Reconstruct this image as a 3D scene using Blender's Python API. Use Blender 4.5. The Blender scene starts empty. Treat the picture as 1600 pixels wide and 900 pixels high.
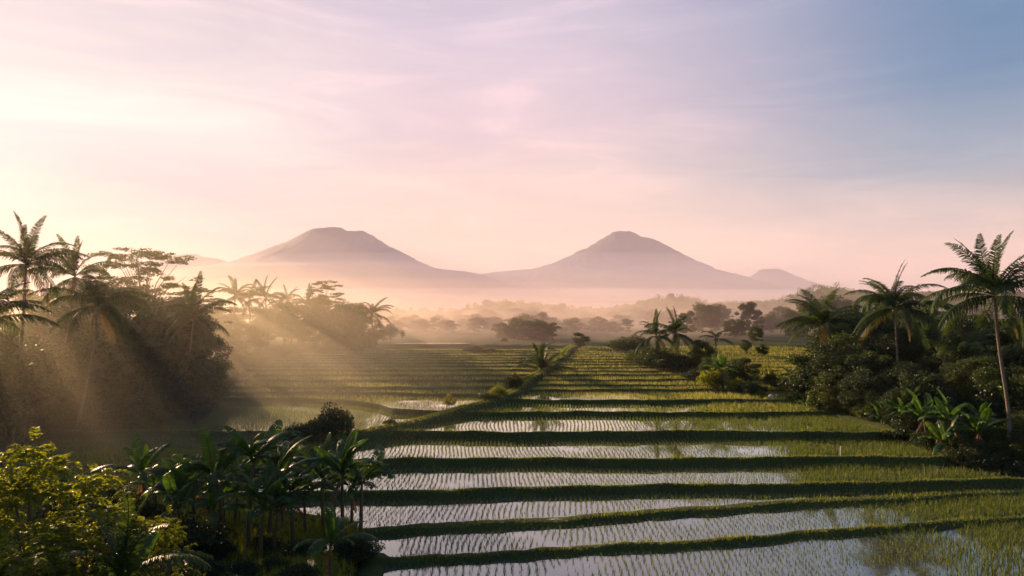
import bpy, math, random
import numpy as np
from mathutils import Vector

R = math.radians
rng = np.random.default_rng(7)
random.seed(7)
scene = bpy.context.scene
col = scene.collection

# ------------------------------------------------------------------ view numbers
F, ZC, HY = 1067.0, 17.0, 482.0          # focal length in photo pixels, eye height, horizon row
def X(px, Y): return (px - 800.0) / F * Y
def Z(py, Y): return ZC - (py - HY) / F * Y

SUN_AZ, SUN_EL = R(-41), R(13.0)          # azimuth from +Y (negative = left), elevation
SUN = np.array([math.sin(SUN_AZ) * math.cos(SUN_EL), math.cos(SUN_AZ) * math.cos(SUN_EL), math.sin(SUN_EL)])

# ------------------------------------------------------------------ materials
def new_mat(name):
    m = bpy.data.materials.new(name); m.use_nodes = True
    nt = m.node_tree; nt.nodes.clear()
    out = nt.nodes.new('ShaderNodeOutputMaterial')
    return m, nt, out
def N(nt, t, **kw):
    n = nt.nodes.new(t)
    for k, v in kw.items():
        if k in n.inputs: n.inputs[k].default_value = v
        else: setattr(n, k, v)
    return n
def ramp(nt, stops, interp='LINEAR'):
    n = nt.nodes.new('ShaderNodeValToRGB'); cr = n.color_ramp; cr.interpolation = interp
    while len(cr.elements) > 1: cr.elements.remove(cr.elements[-1])
    for i, (p, c) in enumerate(stops):
        e = cr.elements[0] if i == 0 else cr.elements.new(p)
        e.position = p; e.color = (*c, 1) if len(c) == 3 else c
    return n
def math_n(nt, op, a, b=None, clamp=False):
    n = nt.nodes.new('ShaderNodeMath'); n.operation = op; n.use_clamp = clamp
    for i, v in enumerate((a, b)):
        if v is None: continue
        if isinstance(v, (int, float)): n.inputs[i].default_value = v
        else: nt.links.new(v, n.inputs[i])
    return n.outputs[0]

def leaf_mat(name, dark, light, trans=0.45, tcol=None, rough=0.5, spec=0.2):
    """two-tone leaves, each leaf a little different, light shining through"""
    m, nt, out = new_mat(name); L = nt.links.new
    geo = N(nt, 'ShaderNodeNewGeometry'); oi = N(nt, 'ShaderNodeObjectInfo')
    mixr = math_n(nt, 'ADD', math_n(nt, 'MULTIPLY', geo.outputs['Random Per Island'], 0.7), math_n(nt, 'MULTIPLY', oi.outputs['Random'], 0.3))
    rp = ramp(nt, [(0.0, dark), (0.55, tuple((a + b) / 2 for a, b in zip(dark, light))), (1.0, light)])
    L(mixr, rp.inputs[0])
    b = N(nt, 'ShaderNodeBsdfPrincipled'); b.inputs['Roughness'].default_value = rough
    b.inputs['Specular IOR Level'].default_value = spec
    L(rp.outputs[0], b.inputs['Base Color'])
    t = N(nt, 'ShaderNodeBsdfTranslucent')
    mx = N(nt, 'ShaderNodeMix', data_type='RGBA', blend_type='MULTIPLY'); mx.inputs[0].default_value = 1
    L(rp.outputs[0], mx.inputs[6]); mx.inputs[7].default_value = (*(tcol or (2.6, 2.2, 0.7)), 1)
    L(mx.outputs[2], t.inputs['Color'])
    ms = N(nt, 'ShaderNodeMixShader'); ms.inputs[0].default_value = trans
    L(b.outputs[0], ms.inputs[1]); L(t.outputs[0], ms.inputs[2]); L(ms.outputs[0], out.inputs['Surface'])
    return m

def solid_mat(name, a, b, scale=4.0, rough=0.85, bump=0.0, bscale=None, stretch=(1, 1, 1)):
    m, nt, out = new_mat(name); L = nt.links.new
    tc = N(nt, 'ShaderNodeTexCoord'); mp = N(nt, 'ShaderNodeMapping'); mp.inputs['Scale'].default_value = stretch
    L(tc.outputs['Object'], mp.inputs[0])
    no = N(nt, 'ShaderNodeTexNoise', Scale=scale, Detail=6.0, Roughness=0.65); L(mp.outputs[0], no.inputs['Vector'])
    rp = ramp(nt, [(0.3, a), (0.7, b)]); L(no.outputs[0], rp.inputs[0])
    p = N(nt, 'ShaderNodeBsdfPrincipled', Roughness=rough); p.inputs['Specular IOR Level'].default_value = 0.2
    L(rp.outputs[0], p.inputs['Base Color'])
    if bump:
        n2 = N(nt, 'ShaderNodeTexNoise', Scale=bscale or scale * 4, Detail=4.0); L(mp.outputs[0], n2.inputs['Vector'])
        bp = N(nt, 'ShaderNodeBump', Strength=bump, Distance=0.1); L(n2.outputs[0], bp.inputs['Height']); L(bp.outputs[0], p.inputs['Normal'])
    L(p.outputs[0], out.inputs['Surface'])
    return m

M = {}
M['broad'] = leaf_mat('broad_leaf', (0.014, 0.027, 0.011), (0.052, 0.076, 0.024), trans=0.4, tcol=(2.1, 1.9, 0.7))
M['broad_dark'] = leaf_mat('dark_leaf', (0.009, 0.020, 0.011), (0.032, 0.052, 0.020), trans=0.33, tcol=(2.0, 1.9, 0.8))
M['lime'] = leaf_mat('lime_leaf', (0.040, 0.070, 0.010), (0.160, 0.180, 0.022), trans=0.55, tcol=(2.4, 2.1, 0.4), spec=.25)
M['yellow'] = leaf_mat('yellow_leaf', (0.11, 0.11, 0.018), (0.22, 0.19, 0.03), trans=0.5, tcol=(2.3, 1.8, 0.5))
M['palm'] = leaf_mat('palm_leaflet', (0.012, 0.030, 0.012), (0.042, 0.070, 0.022), trans=0.38, spec=.18, rough=.55)
M['palm_half'] = leaf_mat('yellowing_palm_leaflet', (0.022, 0.036, 0.013), (0.115, 0.09, 0.03), trans=0.38)
M['palm_dry'] = leaf_mat('dry_palm_leaflet', (0.07, 0.05, 0.022), (0.17, 0.12, 0.045), trans=0.35, tcol=(1.5, 1.25, 0.75))
M['banana'] = leaf_mat('banana_leaf', (0.018, 0.045, 0.015), (0.048, 0.095, 0.023), trans=0.42, rough=0.42, spec=0.22, tcol=(2.4, 2.3, 0.55))
M['banana_bright'] = leaf_mat('young_banana_leaf', (0.07, 0.14, 0.022), (0.12, 0.20, 0.035), trans=0.5, rough=0.3, spec=0.5, tcol=(2.2, 2.2, 0.5))
M['banana_dry'] = leaf_mat('dry_banana_leaf', (0.08, 0.055, 0.028), (0.22, 0.15, 0.07), trans=0.35, tcol=(1.5, 1.2, 0.8))
M['rice'] = leaf_mat('rice_blade', (0.036, 0.062, 0.016), (0.095, 0.115, 0.032), trans=0.48, tcol=(2.2, 2.1, 0.7), spec=.2)
M['rice_ripe'] = leaf_mat('ripening_rice_blade', (0.19, 0.20, 0.06), (0.34, 0.33, 0.11), trans=0.5, tcol=(1.9, 1.7, 0.75), spec=.2)
M['grass'] = leaf_mat('grass_blade', (0.050, 0.080, 0.018), (0.175, 0.20, 0.04), spec=.15, trans=0.5, tcol=(2.2, 2.0, 0.55))
M['bark'] = solid_mat('bark', (0.07, 0.05, 0.035), (0.16, 0.125, 0.09), 5, bump=0.5, stretch=(1, 1, 0.3))
M['palm_bark'] = solid_mat('palm_bark', (0.09, 0.07, 0.052), (0.21, 0.17, 0.13), 3.0, bump=0.5, bscale=9, stretch=(1, 1, 2.2))
M['pseudostem'] = solid_mat('banana_stem', (0.05, 0.04, 0.022), (0.14, 0.10, 0.05), 3, rough=0.6, stretch=(1, 1, 0.25))
M['petiole'] = solid_mat('petiole', (0.10, 0.12, 0.035), (0.17, 0.17, 0.055), 3, rough=0.5)
M['coconut'] = solid_mat('coconut_husk', (0.12, 0.12, 0.03), (0.22, 0.16, 0.05), 5, rough=0.5)
M['stone'] = solid_mat('stone', (0.35, 0.33, 0.30), (0.55, 0.52, 0.48), 3, bump=0.4)
M['wood'] = solid_mat('weathered_wood', (0.45, 0.38, 0.27), (0.62, 0.55, 0.42), 6, stretch=(1, 1, 0.2))

def ground_mat():
    m, nt, out = new_mat('grassy_earth'); L = nt.links.new
    tc = N(nt, 'ShaderNodeTexCoord')
    n1 = N(nt, 'ShaderNodeTexNoise', Scale=0.18, Detail=8.0, Roughness=0.7); L(tc.outputs['Object'], n1.inputs['Vector'])
    n2 = N(nt, 'ShaderNodeTexNoise', Scale=2.6, Detail=8.0, Roughness=0.75); L(tc.outputs['Object'], n2.inputs['Vector'])
    r1 = ramp(nt, [(0.30, (0.030, 0.040, 0.015)), (0.5, (0.045, 0.068, 0.018)), (0.70, (0.085, 0.105, 0.028))]); L(n1.outputs[0], r1.inputs[0])
    r2 = ramp(nt, [(0.30, (0.050, 0.036, 0.022)), (0.48, (0.038, 0.050, 0.016)), (0.72, (0.085, 0.11, 0.03))]); L(n2.outputs[0], r2.inputs[0])
    mx = N(nt, 'ShaderNodeMix', data_type='RGBA'); mx.inputs[0].default_value = 0.55
    L(r1.outputs[0], mx.inputs[6]); L(r2.outputs[0], mx.inputs[7])
    p = N(nt, 'ShaderNodeBsdfPrincipled', Roughness=0.95); p.inputs['Specular IOR Level'].default_value = 0.1
    L(mx.outputs[2], p.inputs['Base Color'])
    n3 = N(nt, 'ShaderNodeTexNoise', Scale=7.0, Detail=5.0, Roughness=0.7); L(tc.outputs['Object'], n3.inputs['Vector'])
    bp = N(nt, 'ShaderNodeBump', Strength=0.8, Distance=0.25); L(n3.outputs[0], bp.inputs['Height']); L(bp.outputs[0], p.inputs['Normal'])
    L(p.outputs[0], out.inputs['Surface'])
    return m
M['ground'] = ground_mat()

def water_mat():
    m, nt, out = new_mat('paddy_water'); L = nt.links.new
    tc = N(nt, 'ShaderNodeTexCoord')
    n1 = N(nt, 'ShaderNodeTexNoise', Scale=0.9, Detail=5.0); L(tc.outputs['Object'], n1.inputs['Vector'])
    r1 = ramp(nt, [(0.35, (0.055, 0.050, 0.038)), (0.7, (0.105, 0.092, 0.072))]); L(n1.outputs[0], r1.inputs[0])
    d = N(nt, 'ShaderNodeBsdfDiffuse'); L(r1.outputs[0], d.inputs['Color'])
    n2 = N(nt, 'ShaderNodeTexNoise', Scale=2.2, Detail=3.0); L(tc.outputs['Object'], n2.inputs['Vector'])
    bp = N(nt, 'ShaderNodeBump', Strength=0.07, Distance=0.03); L(n2.outputs[0], bp.inputs['Height'])
    g = N(nt, 'ShaderNodeBsdfGlossy', Roughness=0.04); g.inputs['Color'].default_value = (0.86, 0.95, 0.92, 1); L(bp.outputs[0], g.inputs['Normal'])
    fr = N(nt, 'ShaderNodeFresnel', IOR=1.9)
    ms = N(nt, 'ShaderNodeMixShader'); L(math_n(nt, 'MINIMUM', math_n(nt, 'MULTIPLY', fr.outputs[0], 1.8), 0.92), ms.inputs[0]); L(d.outputs[0], ms.inputs[1]); L(g.outputs[0], ms.inputs[2])
    L(ms.outputs[0], out.inputs['Surface'])
    return m
M['water'] = water_mat()
M['mountain'] = solid_mat('forested_slope', (0.030, 0.040, 0.034), (0.050, 0.060, 0.048), 0.012, bump=0.0)

# ------------------------------------------------------------------ mesh helpers
class MB:
    def __init__(self): self.v, self.q, self.t, self.n = [], [], [], 0
    def add(self, v, q=None, t=None):
        v = np.asarray(v, float).reshape(-1, 3)
        if q is not None and len(q): self.q.append(np.asarray(q, int).reshape(-1, 4) + self.n)
        if t is not None and len(t): self.t.append(np.asarray(t, int).reshape(-1, 3) + self.n)
        self.v.append(v); self.n += len(v)
        return self
    def mesh(self, name, mat, smooth=False):
        v = np.concatenate(self.v) if self.v else np.zeros((0, 3))
        q = np.concatenate(self.q) if self.q else np.zeros((0, 4), int)
        t = np.concatenate(self.t) if self.t else np.zeros((0, 3), int)
        me = bpy.data.meshes.new(name)
        me.vertices.add(len(v)); me.vertices.foreach_set('co', v.astype(np.float32).ravel())
        loops = np.concatenate([q.ravel(), t.ravel()]).astype(np.int32)
        me.loops.add(len(loops)); me.loops.foreach_set('vertex_index', loops)
        nf = len(q) + len(t)
        me.polygons.add(nf)
        starts = np.concatenate([np.arange(len(q)) * 4, len(q) * 4 + np.arange(len(t)) * 3]).astype(np.int32)
        me.polygons.foreach_set('loop_start', starts)
        try: me.polygons.foreach_set('loop_total', np.concatenate([np.full(len(q), 4), np.full(len(t), 3)]).astype(np.int32))
        except Exception: pass
        me.materials.append(mat)
        me.update(calc_edges=True); me.validate()
        if smooth: me.polygons.foreach_set('use_smooth', np.ones(nf, bool))
        return me
    def obj(self, name, mat, parent=None, smooth=False):
        return link(name, self.mesh(name, mat, smooth), parent)

def link(name, data, parent=None):
    o = bpy.data.objects.new(name, data); col.objects.link(o)
    if parent is not None: o.parent = parent
    return o
def tag(o, label=None, cat=None, group=None, kind=None):
    if label: o['label'] = label
    if cat: o['category'] = cat
    if group: o['group'] = group
    if kind: o['kind'] = kind
    return o
def copy_tree(o, parent=None):
    c = o.copy(); col.objects.link(c)
    if parent is not None: c.parent = parent
    for ch in KIDS.get(o.name, []): copy_tree(ch, c)
    return c
KIDS = {}
def kid(parent, o):
    KIDS.setdefault(parent.name, []).append(o); return o

def unit(v): return v / np.maximum(np.linalg.norm(v, axis=-1, keepdims=True), 1e-9)
def tube(mb, pts, rad, sides=7, cap=True):
    pts = np.asarray(pts, float); rad = np.asarray(rad, float); n = len(pts)
    tan = unit(np.gradient(pts, axis=0))
    ref = np.array([0.31, 0.95, 0.05]); a = unit(np.cross(tan, ref)); b = np.cross(tan, a)
    th = np.linspace(0, 2 * math.pi, sides, endpoint=False)
    ring = pts[:, None] + rad[:, None, None] * (np.cos(th)[None, :, None] * a[:, None] + np.sin(th)[None, :, None] * b[:, None])
    i = np.arange(n - 1)[:, None] * sides; j = np.arange(sides)[None]; k = (j + 1) % sides
    q = np.stack([i + j, i + k, i + sides + k, i + sides + j], -1).reshape(-1, 4)
    v = ring.reshape(-1, 3)
    t = []
    if cap:
        v = np.concatenate([v, pts[-1:]]); c = n * sides; o = (n - 1) * sides
        t = [(o + x, o + (x + 1) % sides, c) for x in range(sides)]
    mb.add(v, q, t)

def leaves(mb, c, d, length, width, r=rng):
    """diamond leaves, slightly folded: centres c, pointing d"""
    n = len(c); d = unit(d)
    s = unit(np.cross(d, r.normal(size=(n, 3)))); nrm = np.cross(d, s)
    L_ = np.broadcast_to(length, n)[:, None] * r.uniform(0.7, 1.3, (n, 1)); W = np.broadcast_to(width, n)[:, None] * r.uniform(0.8, 1.2, (n, 1))
    b = c - d * L_ * 0.5; tip = c + d * L_ * 0.5 - nrm * L_ * 0.12
    m = c - d * L_ * 0.05 + nrm * L_ * 0.05
    v = np.stack([b, m + s * W * 0.5, tip, m - s * W * 0.5], 1).reshape(-1, 3)
    mb.add(v, np.arange(n * 4).reshape(-1, 4))

def rdir(n, r=rng): return unit(r.normal(size=(n, 3)))

# ------------------------------------------------------------------ terrain numbers
LEV_Y = [20, 47.7, 53.8, 60.8, 69.5, 80.5, 92.4, 101, 110.7, 119.4, 128, 136, 150, 168, 200, 300, 420, 900, 2500, 9500]
LEV_Z = [0, 0.1, 0.4, 0.8, 1.4, 2.1, 2.7, 3.2, 3.7, 4.3, 5.0, 5.5, 6.5, 7.3, 7.8, 8.5, 8.0, 2.0, 0.0, 0.0]
def lev(y): return np.interp(y, LEV_Y, LEV_Z)
RIDGE_Y = [20, 44, 47, 50.5, 52.5, 54.5, 57, 61, 64, 70, 76, 81, 85, 94.5, 99, 110, 121, 128.5, 153, 185]
RIDGE_X = [-8.0, -9.2, -9.6, -10.2, -12, -19, -25, -26, -25, -22.5, -19.5, -16.5, -12.4, -6.5, -3.0, 0.8, 3.4, 6, 12, 18]
def xl(y): return np.interp(y, RIDGE_Y, RIDGE_X)
def xr(y): return np.interp(y, [30, 45, 57, 66, 75, 87, 98, 106, 120, 140, 168, 185], [82, 76, 58, 50, 47.5, 45, 44, 50, 58, 66, 76, 80])
def lb(y): return np.interp(y, [60, 70, 86, 100, 109, 124, 145, 161, 178], [-66, -64, -57, -53, -50, -54, -55, -40, -37])

def hills(x, y):
    h = 0.0 * x
    for cx, cy, rx, ry, hh in [(75, 330, 75, 60, 2.5), (185, 340, 75, 80, 6.5), (270, 280, 90, 90, 6.0), (-40, 420, 160, 70, 1.0), (-190, 260, 110, 110, 5.0), (350, 420, 160, 140, 9.0)]:
        h = h + hh * np.exp(-((x - cx) / rx) ** 2 - ((y - cy) / ry) ** 2)
    return h
def sstep(a, b, x):
    t = np.clip((x - a) / (b - a), 0, 1); return t * t * (3 - 2 * t)
def gz(x, y):
    x = np.asarray(x, float); y = np.asarray(y, float)
    base = lev(y)
    L_in = np.where(y > 72, lb(y), xl(y)); L_in = np.where(y < 72, xl(y), L_in)
    ins = sstep(-1.0, 1.2, x - L_in) * sstep(-1.0, 1.2, xr(y) - x) * sstep(170, 166, y) * sstep(26, 30, y)
    z = base + 0.45 - 4.2 * ins + hills(x, y)
    # grassy bank in the near left, climbing towards the viewer's hillside
    bank = sstep(4, -4, x - xl(y) - 0) * sstep(62, 40, y)
    z = z + bank * (0.3 + 0.11 * np.clip(46 - y, 0, 40))
    z = z + 0.12 * np.sin(x * 0.9 + 1.3 * np.sin(y * 0.37)) * (1 - ins)
    return z

def grid_obj(name, xs, ys, zf, mat):
    XX, YY = np.meshgrid(xs, ys); ZZ = zf(XX, YY)
    nx, ny = len(xs), len(ys)
    i = (np.arange(ny - 1)[:, None] * nx + np.arange(nx - 1)[None]).ravel()
    return MB().add(np.stack([XX, YY, ZZ], -1), np.stack([i, i + 1, i + nx + 1, i + nx], -1)).obj(name, mat, smooth=True)
ys = np.concatenate([np.arange(-60, 20, 8), np.arange(20, 180, 1.2), np.geomspace(180, 9000, 60)])
xs_ = np.concatenate([np.arange(0, 70, 1.2), np.geomspace(70, 8000, 40)])
xs = np.concatenate([-xs_[:0:-1], xs_])
tag(grid_obj('ground', xs, ys, gz, M['ground']), kind='structure')

# terraces: every field a level bed behind a grassy bund
def wob(x, k, amp=0.35):
    return amp * (np.sin(x * 0.17 + k * 2.1) + 0.5 * np.sin(x * 0.43 + k * 4.7) + 0.3 * np.sin(x * 0.9 + k))
R_FRONT = [(34, 0.0, 0.0, .5), (47.7, .25, .2, .55), (53.7, .5, .21, 1.3), (60.8, 1.05, .07, .6), (69.5, 1.7, .02, .6), (80.5, 2.45, 0, .6), (92.4, 2.95, 0, .5), (101, 3.45, 0, .5),
           (110.7, 3.8, 0, .5), (114.7, 4.13, 0, .5), (119.4, 4.53, 0, .5), (124.4, 4.9, 0, .5), (128.4, 5.2, 0, .5), (132.5, 5.5, 0, .5), (136, 5.8, 0, .5), (139.6, 6.1, 0, .5),
           (143, 6.35, 0, .5), (146.5, 6.6, 0, .5), (150, 6.8, 0, .5), (153.5, 7.0, 0, .5), (157, 7.2, 0, .5), (160.5, 7.35, 0, .5), (164, 7.5, 0, .5), (168, 7.6, 0, .5)]
L_FRONT = [(73, 1.2, 0, .5), (83.5, 1.9, 0, .7), (110, 2.5, 0, .5), (113.8, 3.0, 0, .5), (117.6, 3.5, 0, .5), (124, 4.0, 0, .5), (129.6, 4.4, 0, .5), (135.8, 4.8, 0, .5), (140, 5.2, 0, .5),
           (143.5, 5.6, 0, .5), (146.5, 5.9, 0, .5), (149.7, 6.2, 0, .5), (153, 6.5, 0, .5), (156.5, 6.8, 0, .5), (160, 7.1, 0, .5), (165, 7.4, 0, .5)]
def r_front(k, x):
    y0, z0, sl, w = R_FRONT[k]
    amp = 0.28 if y0 < 75 else 0.4
    s = sl * (x - 4.6) - sl * 0.0016 * np.clip(x - 4.6, 0, 60) ** 2
    return y0 + s + wob(x, k, amp if 0 < k else 0)
def l_front(k, x):
    y0 = L_FRONT[k][0]
    if k == 2: y0 = np.interp(x, [-60, -34, -28, -24, -20, -17, -12, 5], [111, 110.5, 109, 106.5, 102.5, 98, 96.5, 96.5])
    if k == 3: y0 = np.interp(x, [-60, -32, -22, -10, 5], [114.3, 114.3, 113.4, 112, 112])
    return y0 + wob(x, k + 30, 0.35)

BUND = []      # polylines for the grass: (x array, y array, crest z, foot z, width)
FIELDS = []    # (section, k, x0 fn, x1 fn, front fn, back fn, level)
def terraces(section, fronts, front_fn, xa, xb, zlow):
    offL = np.array([-1.6, 0, 0.6, 1.1, 1.7, 2.6]); offR = offL[::-1]
    mid = np.linspace(0, 1, 74)
    rows = []
    nf = len(fronts)
    def line(y0):
        a, b = xa(y0), xb(y0)
        return np.concatenate([a + offL, (a + 3.4) + (b - a - 6.8) * mid, b - offR]), a, b
    for k in range(nf):
        y0, z1, _, w = fronts[k]; w = w * .8; z0 = fronts[k - 1][1] if k else zlow
        x, a, b = line(y0)
        for it in range(2):
            g = front_fn(k, x); x = np.clip(x, xa(g) - 1.6, xb(g) + 1.6) if it == 0 else x
        crest = z1 + 0.09 + 0.04 * np.sin(x * 0.8 + k) + rng.normal(0, 0.025, len(x))
        jy = rng.normal(0, 0.09, len(x)) + .10 * np.sin(x * 1.9 + k * 3) * np.sin(x * .5 + k)
        prof = [(-0.35, z0 - 0.25 + 0 * x), (-0.12, z0 + 0.05 + 0 * x), (0.02, z0 + 0.55 * (crest - z0)), (0.16, crest - 0.02), (0.3 + w * .3, crest + 0.03), (0.3 + w * 0.8, crest - 0.02), (0.45 + w, z1 + 0.02 + 0 * x), (0.7 + w, z1 - 0.2 + 0 * x)]
        for dy, z in prof: rows.append((x, g + dy + jy, z, z1 if dy > 0.1 else z0))
        if k < nf - 1:
            x2, _, _ = line(fronts[k + 1][0]); g2 = front_fn(k + 1, x2)
            for f in (0.2, 0.4, 0.6, 0.8):
                xm = x * (1 - f) + x2 * f
                rows.append((xm, (g + 0.7 + w) * (1 - f) + (g2 - 0.35) * f, z1 - 0.2 + 0 * x, z1))
            BUND.append((section, k, x[1:-1], g[1:-1], crest[1:-1], z0, w))
            # the sheet of water
            xw, _, _ = line(y0); n = len(xw)
            ya, yb = g + 0.35 + w * 0.5, g2 + 0.0
            wv = np.concatenate([np.stack([x, ya, 0 * x + z1], -1), np.stack([x2, yb, 0 * x + z1], -1)])[:]
            i = np.arange(1, n - 2)
            MB().add(wv, np.stack([i, i + 1, i + 1 + n, i + n], -1)).obj('water', M['water'])['kind'] = 'structure'
            FIELDS.append((section, k, x, g, x2, g2, z1, w))
    nx = len(rows[0][0]); ny = len(rows)
    V = np.zeros((ny, nx, 3))
    for r_, (x, y, z, zl) in enumerate(rows):
        z = z.copy()
        edge = np.zeros(nx)
        for side in (0, -1):
            idx = [1, 2, 3] if side == 0 else [nx - 2, nx - 3, nx - 4]
            for j, hgt in zip(idx, (0.42, 0.4, 0.28)): z[j] = max(z[j], zl + hgt)
        z[0] = zl - 1.6; z[-1] = zl - 1.6
        V[r_, :, 0] = x; V[r_, :, 1] = y; V[r_, :, 2] = z
    i = (np.arange(ny - 1)[:, None] * nx + np.arange(nx - 1)[None]).ravel()
    tag(MB().add(V, np.stack([i, i + 1, i + nx + 1, i + nx], -1)).obj('terrain', M['ground'], smooth=True), kind='structure')
terraces('R', R_FRONT, r_front, xl, xr, -0.8)
terraces('L', L_FRONT, l_front, lb, xl, 0.6)

# the grassy path along the ridge between the two flights of terraces
def ridge_z(y):
    return np.interp(y, [f[0] for f in R_FRONT], [f[1] for f in R_FRONT]) + 0.32
py_ = np.arange(52, 172, 0.8); px_ = xl(py_)
px_ = np.convolve(np.pad(px_, 4, mode='edge'), np.ones(9) / 9, 'valid') + 0.25 * np.sin(py_ * 0.31)
pz_ = np.convolve(np.pad(ridge_z(py_), 3, mode='edge'), np.ones(7) / 7, 'valid')
tx, ty = np.gradient(px_), np.gradient(py_); tl = np.hypot(tx, ty); nx_, ny_ = ty / tl, -tx / tl
prof = [(-2.0, -1.5), (-1.1, -0.22), (-0.7, 0.05), (-0.35, 0.1), (0, 0.0), (0.35, 0.1), (0.7, 0.06), (1.1, -0.22), (2.0, -1.5)]
PV = np.stack([np.stack([px_ + nx_ * d + rng.normal(0, .06, len(py_)), py_ + ny_ * d, pz_ + h + rng.normal(0, .03, len(py_))], -1) for d, h in prof], 1)
i = (np.arange(len(py_) - 1)[:, None] * len(prof) + np.arange(len(prof) - 1)[None]).ravel(); n = len(prof)
tag(MB().add(PV, np.stack([i, i + 1, i + n + 1, i + n], -1)).obj('path', M['ground'], smooth=True), kind='structure')

# far pond and the near ditch catching the light
def sheet(x0, x1, y0, y1, z):
    t = np.linspace(0, 2 * math.pi, 24, endpoint=False)
    cx, cy = (x0 + x1) / 2, (y0 + y1) / 2
    v = np.stack([cx + (x1 - x0) / 2 * np.cos(t) * (1 + .08 * np.sin(3 * t)), cy + (y1 - y0) / 2 * np.sin(t), z + 0 * t], -1)
    v = np.concatenate([v, [[cx, cy, z]]])
    return MB().add(v, None, [(a, (a + 1) % 24, 24) for a in range(24)]).obj('water', M['water'])
tag(sheet(X(615, 172), X(735, 172), 168, 176, 8.25), kind='structure')
dy = np.linspace(37.5, 47, 16); dx = X(492, 43) + 0.35 * np.sin(dy * 1.4)
DV = np.concatenate([np.stack([dx - .22 - .1 * np.sin(dy * 3), dy, gz(dx, dy) + 0.2], -1), np.stack([dx + .22, dy, gz(dx, dy) + 0.2], -1)])
i = np.arange(15)
tag(MB().add(DV, np.stack([i, i + 16, i + 17, i + 1], -1)).obj('water', M['water']), kind='structure')

# ------------------------------------------------------------------ rice and grass (nobody could count them)
def tufts(mb, x, y, z, h, spread, nb, w, r=rng):
    n = len(x)
    for b in range(nb):
        a = r.uniform(0, 2 * math.pi, n); sp = spread * r.uniform(0.4, 1.2, n); hh = h * r.uniform(0.7, 1.15, n)
        ca, sa = np.cos(a), np.sin(a)
        bx, by = x + ca * 0.03, y + sa * 0.03
        ww = w * r.uniform(.7, 1.3, n)
        v = np.stack([np.stack([bx - sa * ww, by + ca * ww, z], -1), np.stack([bx + sa * ww, by - ca * ww, z], -1),
                      np.stack([bx + ca * sp, by + sa * sp, z + hh], -1)], 1)
        mb.add(v.reshape(-1, 3), None, np.arange(n * 3).reshape(-1, 3))
def vnoise(x, y, s, seed=0):
    return (np.sin(x / s + 1.7 * np.sin(y / s * .8 + seed)) + np.sin(y / s * 1.3 + 1.9 * np.sin(x / s * .7 + seed * 2.1)) + np.sin((x + y) / s * .6 + seed * 3)) / 3
young, ripe = MB(), MB()
for (sec, k, x, g, x2, g2, z1, w) in FIELDS:
    y0 = g.mean()
    near = y0 < 95
    dxs = 0.44 if near else (0.40 if y0 < 112 else 0.36)
    dys = 0.20 if near else (0.26 if y0 < 112 else 0.30)
    depth = np.max(g2) - np.min(g)
    xa_, xb_ = min(x[1], x2[1]), max(x[-2], x2[-2])
    gx = np.arange(xa_, xb_, dxs); gy = np.arange(np.min(g), np.max(g2), dys)
    GX, GY = np.meshgrid(gx, gy); GX = GX.ravel(); GY = GY.ravel()
    # planted lines bend a little and wander
    GXw = GX + 0.10 * np.sin(GY * 0.6 + k + GX * 0.23) + 0.16 * vnoise(GX, GY, 2.3, k) + rng.normal(0, 0.05, len(GX)) + (GY - y0) * (0.08 * np.sin(GX * 0.06 + k * 1.3) + .05 * np.sin(GX * .21 + k))
    GYw = GY + rng.normal(0, 0.05, len(GX))
    fa = np.interp(GXw, x, g) + 0.75 + w; fb = np.interp(GXw, x2, g2) - 0.25
    left = (np.interp(GYw, RIDGE_Y, RIDGE_X) + 1.9) if sec == 'R' else lb(GYw) + 1.6
    right = (xr(GYw) - 1.6) if sec == 'R' else (xl(GYw) - 1.7)
    ok = (GYw > fa) & (GYw < fb) & (GXw > left) & (GXw < right) & (GYw > 40)
    gx_, gy_ = GXw[ok], GYw[ok]
    gr = np.clip((y0 - 84) / 90, 0, .34)                       # growth: older fields uphill and to the right
    if sec == 'R': gr = np.clip(gr + sstep(25, 31, gx_ + 2.5 * vnoise(gx_, gy_, 5, k)) * 0.5, 0, 1)
    else: gr = np.clip((0.05 if k < 2 else 0.10) + gr * .55 + 0 * gx_ - 0.4 * sstep(-30, -18, gx_) * (k < 2), 0, 1)
    gr = np.clip(gr + 0.22 * vnoise(gx_, gy_, 6, k), 0, 1)
    h = 0.25 + 0.34 * gr
    # where the rice is older its leaves close over the water
    ex = rng.random(len(gx_)) < np.clip((gr - .25) * 1.3, 0, 1) * (1 if y0 < 100 else .6)
    gx_, gy_, gr, h = [np.concatenate([a_, a_[ex] + o_]) for a_, o_ in ((gx_, rng.uniform(-.24, .24, ex.sum())), (gy_, rng.uniform(-.12, .12, ex.sum())), (gr, 0.0), (h, 0.0))]
    h = h * rng.uniform(.65, 1.3, len(h))
    gap = (vnoise(gx_, gy_, 1.7, k * 1.7 + 1) > .62) & (rng.random(len(gx_)) < .75)
    keep = (rng.random(len(gx_)) < (0.90 + 0.1 * gr)) & ~gap
    gx_, gy_, gr, h = gx_[keep], gy_[keep], gr[keep], h[keep]
    zz = np.full(len(gx_), z1 - 0.02)
    rp = rng.random(len(gx_)) < (0.9 * sstep(85, 105, np.full(len(gx_), y0)) * (0.6 + 0.4 * vnoise(gx_, gy_, 9, 2)))
    for mb, s in ((young, ~rp), (ripe, rp)):
        if s.any():
            tufts(mb, gx_[s], gy_[s], zz[s], h[s], 0.12 + 0.13 * gr[s], 4, 0.016 + 0.014 * gr[s] + (0.012 if y0 > 110 else 0))
tag(young.obj('rice_plants', M['rice']), 'green rice seedlings in rows in the flooded terraces', 'rice', kind='stuff')
tag(ripe.obj('rice_plants', M['rice_ripe']), 'yellowing rice covering the upper terraces', 'rice', kind='stuff')

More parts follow.
